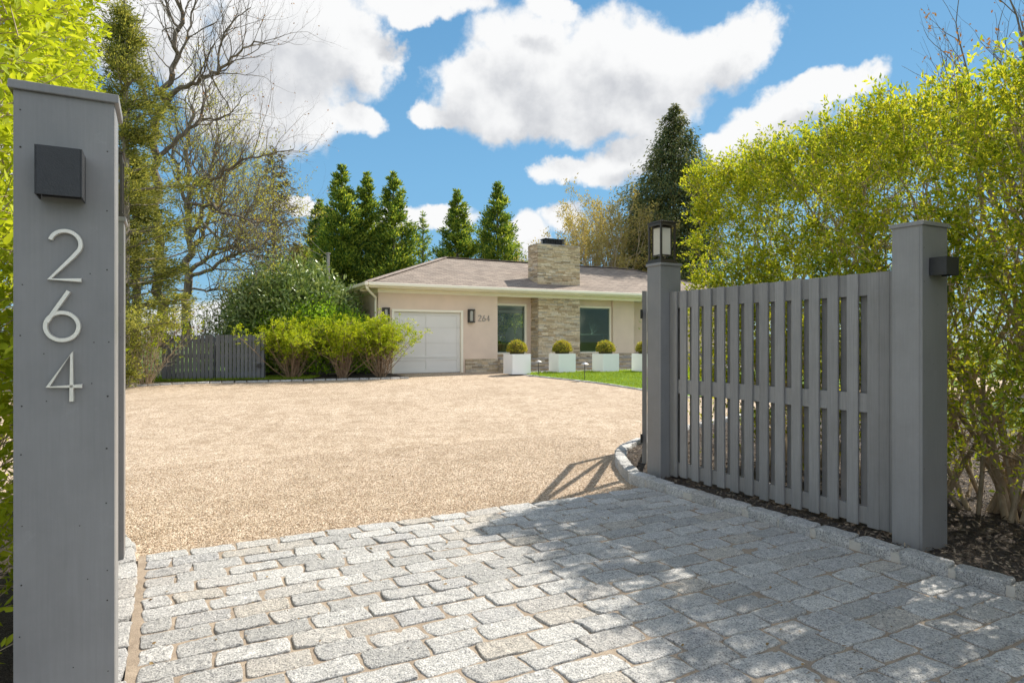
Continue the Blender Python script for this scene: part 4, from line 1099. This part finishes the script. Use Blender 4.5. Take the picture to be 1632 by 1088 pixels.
# ------------------------------------------------------------ SHRUBS
def vase_shrub(name, label, base, H, Wd, mat, stemmat, seed, nleaf, cat='shrub', group=None, leafL=.055, low=.38, ns=46, parent_group=None):
    rng = np.random.default_rng(seed); t = thing(name, label, cat, base, rng.random()*6, group)
    mb = MB(); tips = []
    for k in range(ns):
        th = rng.random()*6.28; out = abs(rng.normal())*.5+.15; tp = Vector((math.cos(th)*out*Wd*.62, math.sin(th)*out*Wd*.62, H*rng.uniform(.72, 1.02)*(1-.22*min(1, out)**2)))
        b = Vector((math.cos(th)*.10*Wd*rng.random(), math.sin(th)*.10*Wd*rng.random(), 0)); n = 7; pts = []
        w = rng.normal(size=3)*.06
        for i in range(n):
            s = i/(n-1); pts.append(Vector((b.x+(tp.x-b.x)*s**1.15, b.y+(tp.y-b.y)*s**1.15, tp.z*s))+Vector(w)*math.sin(s*5))
        r0 = rng.uniform(.008, .016); mb.tube(pts, [r0*(1-.75*i/(n-1)) for i in range(n)], 4, cap=False)
        for i in range(2, n):
            tips.append((pts[i], (pts[i]-pts[i-1]).normalized()))
            for j in range(3):
                d = Vector((rng.normal(), rng.normal(), .5+rng.normal()*.3)).normalized(); L = rng.uniform(.12, .34)*H/1.5
                q = pts[i]; e1 = q+d*L*.5; e2 = e1+(d+Vector((0, 0, .5))).normalized()*L*.5; mb.tube([q, e1, e2], [.004, .003, .002], 3, cap=False)
                if q.z > H*low*.8: tips += [(e1, d), (e2, d), (e2, d)]
    mb.build('stems', stemmat, t)
    tp = np.array([tuple(a) for a, b in tips]); td = np.array([tuple(b) for a, b in tips])
    pr = np.clip((tp[:, 2]/H-low)/.35, .02, 1); pr /= pr.sum()
    i = rng.choice(len(tp), nleaf//7, p=pr); pos = tp[i]+rng.normal(size=(len(i), 3))*.05; dr_ = nrm(td[i]+rng.normal(size=(len(i), 3))*.5+[0, 0, .3])
    c, d, LL, WW = sprigs(rng, pos, dr_, 7, rng.uniform(.05, .13, len(i)), leafL, .45)
    link('leaves', leafmesh('leaves', c, d, LL, WW, rng, False, .9), mat, t); return t
grp = 'twiggy shrubs in front of the clipped hedge'
vase_shrub('forsythia', 'leftmost twiggy yellow green shrub in the bed beside the grey gates', G(465, 602.5, .03), 1.62, 1.75, M['forsy'], M['stemr'], 31, 17000, group=grp, low=.33)
vase_shrub('forsythia', 'middle twiggy yellow green shrub in the bed left of the garage', G(546, 601.5, .03), 1.58, 1.5, M['forsy'], M['stemr'], 32, 15000, group=grp, low=.33)
vase_shrub('forsythia', 'twiggy yellow green shrub nearest the garage door', G(607, 600, .03), 1.72, 1.75, M['forsy'], M['stemr'], 33, 18000, group=grp, low=.33)
vase_shrub('shrub', 'loose sparse shrub beside the left end of the grey gates', G(232, 611, .03), 2.0, 1.7, M['forsy'], M['stem'], 34, 3600, low=.30, ns=34)
vase_shrub('shrub', 'bare thin shrub at the left end of the bed kerb', G(196, 613, .03), 1.9, 1.7, M['bud'], M['stem'], 35, 900, low=.30, ns=26)
vase_shrub('shrub', 'small rust leaved shrub beneath the bare tree', PX(262, 20.5), 2.0, 1.8, M['rust'], M['barkg'], 36, 1500, low=.4, ns=24)
vase_shrub('shrub', 'leafy young shrub at the house end behind the gate leaf', hp(10.75, .1, GH+.3), 1.9, .8, M['rearhedge'], M['stem'], 37, 420, low=.6, ns=5)
vase_shrub('shrub', 'dark loose shrub right of the bare tree trunk', PX(330, 22), 2.3, 2.4, M['rhodo'], M['barkg'], 38, 2200, low=.35, ns=22)

def dome(name, label, base, prof, mat, seed, nleaf, leafL, leafW, cat='shrub', rx=1, ry=1, core=M['twigcore'], lumps=26, detail=False, droop=0.):
    """leafy mound: lumpy shell of leaves on real twigs; prof = (radius, height)"""
    rng = np.random.default_rng(seed); t = thing(name, label, cat, base); Rr, H = prof
    lc = nrm(rng.normal(size=(lumps, 3))); lc[:, 2] = np.abs(lc[:, 2]); lr = rng.uniform(.28, .5, lumps)
    lc[:, 2] = lc[:, 2]**.6; n = nleaf
    k = rng.integers(0, lumps, n); d = nrm(rng.normal(size=(n, 3)))
    p = lc[k]*(.72)+d*lr[k][:, None]*(1-.45*rng.random(n)**2)[:, None]
    p = np.where((p[:, 2] < -.1)[:, None], p*[1, 1, -.5], p)
    out = nrm(p+1e-6); pw = p*[Rr*rx, Rr*ry, H/1.12]+[0, 0, H*.02]; keep = pw[:, 2] > .12
    pw = pw[keep]; out = out[keep]; n = len(pw)
    dd = nrm(out*.6+rng.normal(size=(n, 3))*.6+[0, 0, .25-droop])
    link('leaves', leafmesh('leaves', pw, dd, rng.uniform(.7, 1.3, n)*leafL, leafW, rng, detail), mat, t)
    mb = MB()
    for i in range(lumps*2):
        c = lc[i % lumps]*np.array([Rr*rx, Rr*ry, H/1.12])*.72; b = Vector((rng.normal()*.15*Rr, rng.normal()*.15*Rr, 0)); c = Vector(c)+Vector(rng.normal(size=3)*.12)
        m_ = b.lerp(c, .5)+Vector((0, 0, -.1*H)); m_.z = max(m_.z, .05); mb.tube([b, m_, c], [.035, .022, .008], 5, cap=False)
    mb.build('stems', M['barkg'], t); return t
dome('clipped_hedge', 'bright fresh green rounded hedge behind the twiggy shrubs', Vector((-6.15, 20.2, GH-.02)), (1.0, 2.45), M['rearhedge'], 41, 22000, .075, .045, cat='hedge', rx=2.0, ry=1.0, lumps=60)
dome('rhododendron', 'large dark glossy rounded shrub behind the bright hedge', Vector((-7.15, 21.6, GH)), (2.2, 3.8), M['rhodo'], 42, 42000, .16, .06, rx=1, ry=1, lumps=60, droop=.2)
dome('dark_evergreen_shrub', 'dark evergreen shrub between the bare tree and the rhododendron', PX(388, 24), (1.5, 3.4), M['spruce'], 43, 8000, .13, .04, lumps=30)

# ------------------------------------------------------------ TREES
def conifer(name, label, base, H, W, mat, seed, n, leafL=.20, leafW=.07, group=None, taper=.85, low=.06, open_=0., droop=.0, lumpn=150, trunk=.16, wobble=.25, cat='tree', detail=False, cap=99.):
    rng = np.random.default_rng(seed); t = thing(name, label, cat, base, 0, group)
    mb = MB(); mb.tube([(0, 0, -.1), (0, 0, H*.5), (rng.normal()*.05, 0, H*.98)], [trunk, trunk*.6, .02], 8, cap=False)
    hs = low+(1-low)*(np.arange(lumpn)+rng.random(lumpn))/lumpn; hs = hs**1.0; th = np.arange(lumpn)*2.4+rng.normal(size=lumpn)*.4
    env = (W/2)*np.clip((1-hs), 0, 1)**taper*np.clip((hs-low)/.10+.55, 0, 1)
    env = np.minimum(env, cap*(.9+.2*hs)); rad = env*(1-wobble*rng.random(lumpn)); cx, cy, cz = np.cos(th)*rad, np.sin(th)*rad, hs*H
    size = (.10+.30*env)*(.7+.6*rng.random(lumpn))
    ends = np.stack([cx, cy, np.minimum(cz+.25*rad+.05-droop*rad*.4, H)], 1)
    for i in range(lumpn):
        mb.tube([(0, 0, cz[i]-.15*rad[i]), tuple(ends[i]*[.55, .55, 1]-[0, 0, .05]), tuple(ends[i])], [.03, .018, .006], 3, cap=False)
    mb.build('trunk', M['barkg'], t)
    pk = (env+.12)**1.15; k = rng.choice(lumpn, n, p=pk/pk.sum()); s = rng.random(n)**.55
    q = nrm(rng.normal(size=(n, 3)))*size[k][:, None]*rng.random(n)[:, None]**.6*[1, 1, .8]
    base_p = np.stack([np.zeros(n), np.zeros(n), cz[k]-.1*rad[k]], 1)
    p = base_p+(ends[k]-base_p)*s[:, None]+q*(.35+.65*s)[:, None]
    out = nrm(np.stack([p[:, 0], p[:, 1], np.zeros(n)], 1)+1e-5)
    d = nrm(out*.8+[0, 0, .65-droop*1.6]+rng.normal(size=(n, 3))*.45)
    link('crown', leafmesh('crown', p, d, leafL*rng.uniform(.6, 1.3, n), leafW, rng, detail), mat, t); return t
cg = 'tall green conifers behind the house'
def top_h(py, Y): return CAMH+(544-py)/F*Y-g(Y)
c0 = conifer('conifer', 'tallest pointed conifer of the row behind the left end of the roof', PX(545, 36), top_h(263, 36), 6.3, M['cypress'], 51, 40000, .20, .075, group=cg, lumpn=105, taper=.80, wobble=.45)
def again(src, px, Y, py, label, wscale=1., rot=1.):
    c = copy_tree(src); c.location = PX(px, Y); s = top_h(py, Y)/top_h(263, 36); c.scale = (s*wscale, s*wscale, s); c.rotation_euler = (0, 0, rot); c['label'] = label; return c
c1 = conifer('conifer', 'pointed conifer in the middle of the left group of three', PX(584, 37), top_h(277, 37), 6.0, M['cypress'], 52, 40000, .20, .075, group=cg, lumpn=95, taper=.80, wobble=.45)
again(c0, 627, 36.5, 275, 'pointed conifer rising right at the left slope of the roof', 1.0, 2.1)
again(c1, 509, 38, 314, 'shorter dark conifer at the left end of the row', 1.05, 1.2)
again(c1, 729, 37, 298, 'left conifer of the pair behind the roof ridge', 1.05, 3.9)
again(c0, 793, 36, 291, 'right conifer of the pair, nearest the chimney', 1.05, 4.4)
conifer('conifer', 'small spindly conifer between the group of three and the pair', PX(674, 40), top_h(339, 40), 3.6, M['cypress'], 53, 5200, .22, .06, group=cg, lumpn=55, wobble=.5, low=.2)
# low dark fill of the row
conifer('conifer', 'low dark conifer at the foot of the row left of the roof', PX(480, 33), top_h(395, 33), 4.2, M['cypress'], 54, 16000, group=cg, taper=.6)
# big conifer and gold twiggy tree right
def weeping(name, label, base, H, W, seed, n, mat, group=None):
    return conifer(name, label, base, H, W, mat, seed, n, .20, .06, taper=.78, low=.04, droop=.85, lumpn=260, wobble=.5, group=group, cap=W*.25)
weeping('spruce', 'broad dark green spruce between the chimney and the right hedge', PX(1074, 34), top_h(166, 34), 12.5, 61, 80000, M['spruce'])
weeping('spruce', 'lower dark spruce branches to the left of the broad spruce', PX(1016, 36), top_h(305, 36), 7.0, 62, 18000, M['spruce'])

def bare_tree(name, label, base, limbs, leafm, seed, twdepth=3, L=1.2, nleaf=3000, leafL=.06, bark=None, spread=.75, twr=.03, kids=(2, 3), per=2, trunkr=None, up=.2, leafW=.035):
    """limbs: list of (points, r0, r1) in world space; twigs grown along them"""
    rng = np.random.default_rng(seed); t = thing(name, label, 'tree', base); b = Vector(base); mb = MB(); tips = []
    for li, (pts, r0, r1) in enumerate(limbs):
        P_ = [Vector(p)-b for p in pts]; fine = []
        for i in range(len(P_)-1):
            for k in range(4):
                s = k/4; q = P_[i].lerp(P_[i+1], s); 
                if i or k: q = q+Vector(rng.normal(size=3))*r0*.45
                fine.append(q)
        fine.append(P_[-1]); n = len(fine); rs = [r0+(r1-r0)*i/(n-1) for i in range(n)]
        mb.tube(fine, rs, 8, cap=False)
        for i in range(max(2, int(n*.25)) if li else int(n*.5), n):
            for j in range(per):
                d = (fine[i]-fine[i-1]).normalized(); ax = Vector(rng.normal(size=3)); nd = (d*.8+ax.normalized()*spread+Vector((0, 0, .2))).normalized()
                grow(mb, tips, fine[i], nd, L*rng.uniform(.6, 1.1), min(rs[i]*.5, twr), twdepth, rng, up, .75, .2, kids, .72, 5)
    mb.build('branches', bark or M['barkg'], t)
    if nleaf:
        tp = np.array([x for x, _ in tips]); td = np.array([y for _, y in tips]); i = rng.integers(0, len(tp), nleaf)
        pos = tp[i]+rng.normal(size=(nleaf, 3))*.05; d = nrm(td[i]+rng.normal(size=(nleaf, 3))*.7)
        link('leaves', leafmesh('leaves', pos, d, leafL*rng.uniform(.6, 1.4, nleaf), leafW, rng, False), leafm, t)
    return t
Yb = 22.
def W3(*pp, Y=Yb, dy=0.):
    n = len(pp); return [P(x, y, Y+dy*i/(n-1)) for i, (x, y) in enumerate(pp)]
trunkB = [((297, 545), (297, 480), (300, 420)), ]
limbsB = [(W3((297, 552), (297, 500), (298, 450), (301, 405), (300, 360), (304, 300), (299, 240), (306, 170)), .17, .05),
          (W3((305, 430), (325, 415), (345, 400), (372, 392), (382, 372), (390, 352)), .08, .02),
          (W3((304, 440), (335, 432), (360, 412), (385, 402), (410, 395), (430, 378), dy=-2), .07, .02),
          (W3((302, 396), (318, 385), (332, 352), (345, 330), (352, 310), (362, 280), dy=1), .09, .03),
          (W3((304, 378), (320, 345), (334, 300), (338, 260), (350, 215), dy=-1), .09, .03),
          (W3((302, 330), (285, 290), (278, 250), (270, 205)), .06, .02),
          (W3((310, 345), (350, 380), (372, 370), (400, 330), (430, 300), dy=-1.5), .05, .015),
          (W3((304, 460), (330, 464), (352, 456), (365, 470)), .04, .012),
          (W3((296, 465), (275, 462), (262, 480)), .035, .01)]
bare_tree('bare_tree', 'grey trunked spring tree with yellow buds rising behind the grey gates', PX(297, Yb), limbsB, M['bud'], 71, 3, 1.15, 12000, .085, per=2, twr=.028)
Ya = 19.
limbsA = [(W3((258, 552), (258, 500), (254, 430), (250, 350), (248, 270), (251, 197), (264, 158), (277, 105), (284, 50), (287, -20), Y=Ya), .17, .05),
          (W3((262, 165), (285, 145), (309, 133), (332, 122), (347, 113), (371, 93), (392, 70), (422, 70), Y=Ya, dy=-1.5), .075, .015),
          (W3((347, 113), (350, 77), (359, 50), (380, 27), (400, 12), Y=Ya-.8), .035, .01),
          (W3((252, 250), (286, 222), (317, 193), (328, 154), (338, 130), Y=Ya, dy=1), .07, .02),
          (W3((300, 325), (340, 328), (352, 340), (385, 344), (408, 360), (432, 352), Y=Ya, dy=-1), .05, .015),
          (W3((300, 300), (317, 290), (359, 274), (386, 253), (420, 250), (468, 238), Y=Ya, dy=-2), .06, .012),
          (W3((286, 50), (270, 20), (262, -10), Y=Ya), .04, .02),
          (W3((280, 100), (300, 60), (305, 20), (318, -10), Y=Ya), .04, .02),
          (W3((240, 180), (216, 108), (211, 50), (198, -5), Y=Ya, dy=1), .07, .03),
          (W3((322, 190), (345, 190), (370, 180), (392, 150), Y=Ya), .03, .01)]
bare_tree('bare_tree', 'tall bare tree with dark crooked limbs above the left evergreen', PX(258, Ya), limbsA, M['rust'], 72, 3, 1.0, 700, .05, bark=M['barkd'], per=1, twr=.022)
# olive evergreen at left
rngJ = np.random.default_rng(8)
def juniper(label, base, H, W, seed, n, lean=0., mat=None, low=.03, lumpn=90):
    """irregular evergreen: horizontal limbs carrying drooping sprays"""
    rng = np.random.default_rng(seed); t = thing('juniper', label, 'tree', base); mb = MB()
    mb.tube([(0, 0, -.1), (.05, 0, H*.4), (lean*.3, 0, H*.98)], [.16, .11, .03], 8, cap=False); C_ = []; Dn = []; S = []
    for i in range(lumpn):
        h = low+(1-low)*rng.random()**.85; th = rng.random()*6.28; r_ = W/2*(1-h**1.7)*min(1, h/.32+.2)*rng.uniform(.35, 1.12)*(.75+.25*math.sin(h*17+th)); z = h*H
        e = Vector((math.cos(th)*r_, math.sin(th)*r_, z+rng.normal()*.15+.1)); m_ = Vector((e.x*.5, e.y*.5, z-.08)); mb.tube([(0, 0, z-.25), m_, e], [.04, .022, .008], 4, cap=False)
        k = int(8+r_*9)
        for j in range(k):
            s = rng.random()**.6; c = m_.lerp(e, s*2-1) if s > .5 else Vector((0, 0, z-.25)).lerp(m_, s*2)
            C_.append(tuple(c+Vector(rng.normal(size=3))*.13)); Dn.append((math.cos(th), math.sin(th), .15)); S.append(.10+.20*rng.random())
    mb.build('trunk', M['barkg'], t); C_ = np.array(C_); Dn = np.array(Dn); S = np.array(S)
    k = rng.integers(0, len(C_), n); q = nrm(rng.normal(size=(n, 3)))*(S[k]*rng.random(n)**.5)[:, None]*[1.2, 1.2, .55]
    d = nrm(Dn[k]+q*3+rng.normal(size=(n, 3))*.35+[0, 0, .1]); link('crown', leafmesh('crown', C_[k]+q, d, .10*rng.uniform(.5, 1.4, n), .028, rng, False), mat or M['juniper'], t); return t
juniper('tall shaggy olive evergreen behind the lantern of the numbered gateway side', PX(196, 16.5), 9.6, 7.4, 81, 62000, .3, lumpn=120)
juniper('lower shaggy olive evergreen around the left tree trunk', PX(215, 18), 6.2, 3.4, 82, 22000, lumpn=50, low=.45)
juniper('dark evergreen beyond the left hedge', PX(120, 19), 10.5, 3.6, 83, 26000, lumpn=90)
# sparse brown conifer
conifer('sparse_conifer', 'sparse brownish conifer left of the tall conifer row', PX(437, 30), top_h(235, 30), 5.6, M['sparse'], 84, 15000, .19, .05, lumpn=110, wobble=.55, droop=.6, taper=.6)
# gold tree right of chimney
def gold_tree(name, label, px, Y, pytop, W, seed, leafm, nleaf, depth=5, bark=None):
    H = top_h(pytop, Y); rng = np.random.default_rng(seed); t = thing(name, label, 'tree', PX(px, Y)); mb = MB(); tips = []
    mb.tube([(0, 0, -.1), (0, 0, H*.22)], [.2, .17], 8, cap=False)
    for k in range(15):
        th = k*2.4; d = Vector((math.cos(th)*W*.055, math.sin(th)*W*.055, .8+.35*rng.random())).normalized()
        grow(mb, tips, (0, 0, H*(.1+.12*rng.random())), d, H*.34, .09, depth, rng, .16, .6, .12, (2, 3), .68, 5)
    mb.build('branches', bark or M['stem'], t); tp = np.array([x for x, _ in tips]); td = np.array([y for _, y in tips]); i = rng.integers(0, len(tp), nleaf)
    link('leaves', leafmesh('leaves', tp[i]+rng.normal(size=(nleaf, 3))*.08, nrm(td[i]+rng.normal(size=(nleaf, 3))*.7), .12*rng.uniform(.6, 1.4, nleaf), .05, rng, False), leafm, t); return t
gold_tree('budding_tree', 'gold budded twiggy tree right of the chimney', 965, 33, 335, 11, 91, M['budg'], 22000)
gold_tree('budding_tree', 'reddish twiggy tree top above the right hedge at the frame edge', 1690, 17, -40, 6, 92, M['rust'], 1500, 4, M['barkd'])
# ------------------------------------------------------------ REAR GATES, LOW FENCE, POLE, WIRES
def rear_gate(pxa, pxb, Ya_, Yb_, label):
    p0 = PX(pxa, Ya_); p1 = PX(pxb, Yb_); d = p1-p0; L = math.hypot(d.x, d.y); rot = math.atan2(d.y, d.x); top = 1.30
    t = thing('garden_gate', label, 'gate', p0, rot, 'pair of grey slatted gates beyond the gravel')
    n = int(L/.104); pw_ = L/n
    for i in range(n):
        mb = MB(); mb.box(i*pw_+.012, (i+1)*pw_-.010, 0, .02, .06, top); mb.build('slat', M['gatedark'], t)
    r_ = MB()
    for z in (.14, .66, 1.12): r_.box(0, L, .0205, .055, z, z+.09)
    r_.box(-.01, .06, -.012, -.001, .05, top+.01); r_.box(L-.06, L+.01, -.012, -.001, .05, top+.01); r_.build('rail', M['gatedark'], t)
    return t
rear_gate(267, 339, 18.3, 18.45, 'left leaf of the grey slatted gates beyond the gravel court')
rg = rear_gate(345, 414, 18.5, 18.65, 'right leaf of the grey slatted gates beyond the gravel court, beside the shrubs')
kn = MB(); kn.tube([(1.17, -.02, .42), (1.17, -.07, .42)], .06, 12); kn.build('latch', M['black'], rg)
def simple_post(px, Y, label, h=1.34, w=.12):
    t = MB(); t.box(-w/2, w/2, -w/2, w/2, -.05, h); t.box(-w/2-.012, w/2+.012, -w/2-.012, w/2+.012, h+.0005, h+.025)
    o = t.build('fence_post', M['gatedark'], None, PX(px, Y), bevel=.004); tag(o, label, 'post', 'posts of the grey slatted gates')
simple_post(263, 18.32, 'grey post at the outer left end of the slatted gates')
simple_post(342, 18.56, 'grey post between the two slatted gate leaves', 1.2, .05)
simple_post(418.5, 18.75, 'grey post at the right end of the slatted gates, beside the shrubs')
def low_fence():
    p0 = PX(168, 18.6); p1 = PX(258, 18.35); d = p1-p0; L = math.hypot(d.x, d.y)
    t = thing('picket_fence', 'thin pale picket fence behind the sparse shrub at the left', 'fence', p0, math.atan2(d.y, d.x))
    for z in (.25, 1.0):
        mb = MB(); mb.box(0, L, 0, .03, z, z+.04); mb.build('rail', M['steel'], t)
    mb = MB(); n = int(L/.11)
    for i in range(n): mb.box(i*.11, i*.11+.022, -.022, -.001, .05, 1.18)
    mb.build('pickets', M['steel'], t)
low_fence()
pole = thing('utility_pole', 'short grey utility pole above the rhododendron', 'pole', PX(523, 30))
pm = MB(); ph = top_h(405, 30); pm.tube([(0, 0, 0), (0, 0, ph)], [.075, .07], 10); pm.build('pole_shaft', M['steel'], pole)
pc_ = MB(); pc_.lathe([(0, ph), (.12, ph), (.12, ph+.06), (0, ph+.08)], 10); pc_.build('pole_cap', M['steel'], pole)
def wire(pts, label):
    mb = MB(); pts = [Vector(p) for p in pts]; out = []
    for i in range(len(pts)-1):
        for k in range(8): out.append(pts[i].lerp(pts[i+1], k/8)-Vector((0, 0, .35*math.sin(math.pi*k/8))))
    out.append(pts[-1]); mb.tube(out, .011, 5); o = mb.build('overhead_wire', M['steel'], None); tag(o, label, 'wire', 'thin overhead wires')
wire([P(523, 409, 30), P(401, 247, 22), P(225, -60, 15)], 'thin wire rising steeply from the utility pole past the bare trees')
wire([P(523, 412, 30), P(280, 240, 20), P(120, 120, 15)], 'thin wire running from the utility pole through the left evergreens')
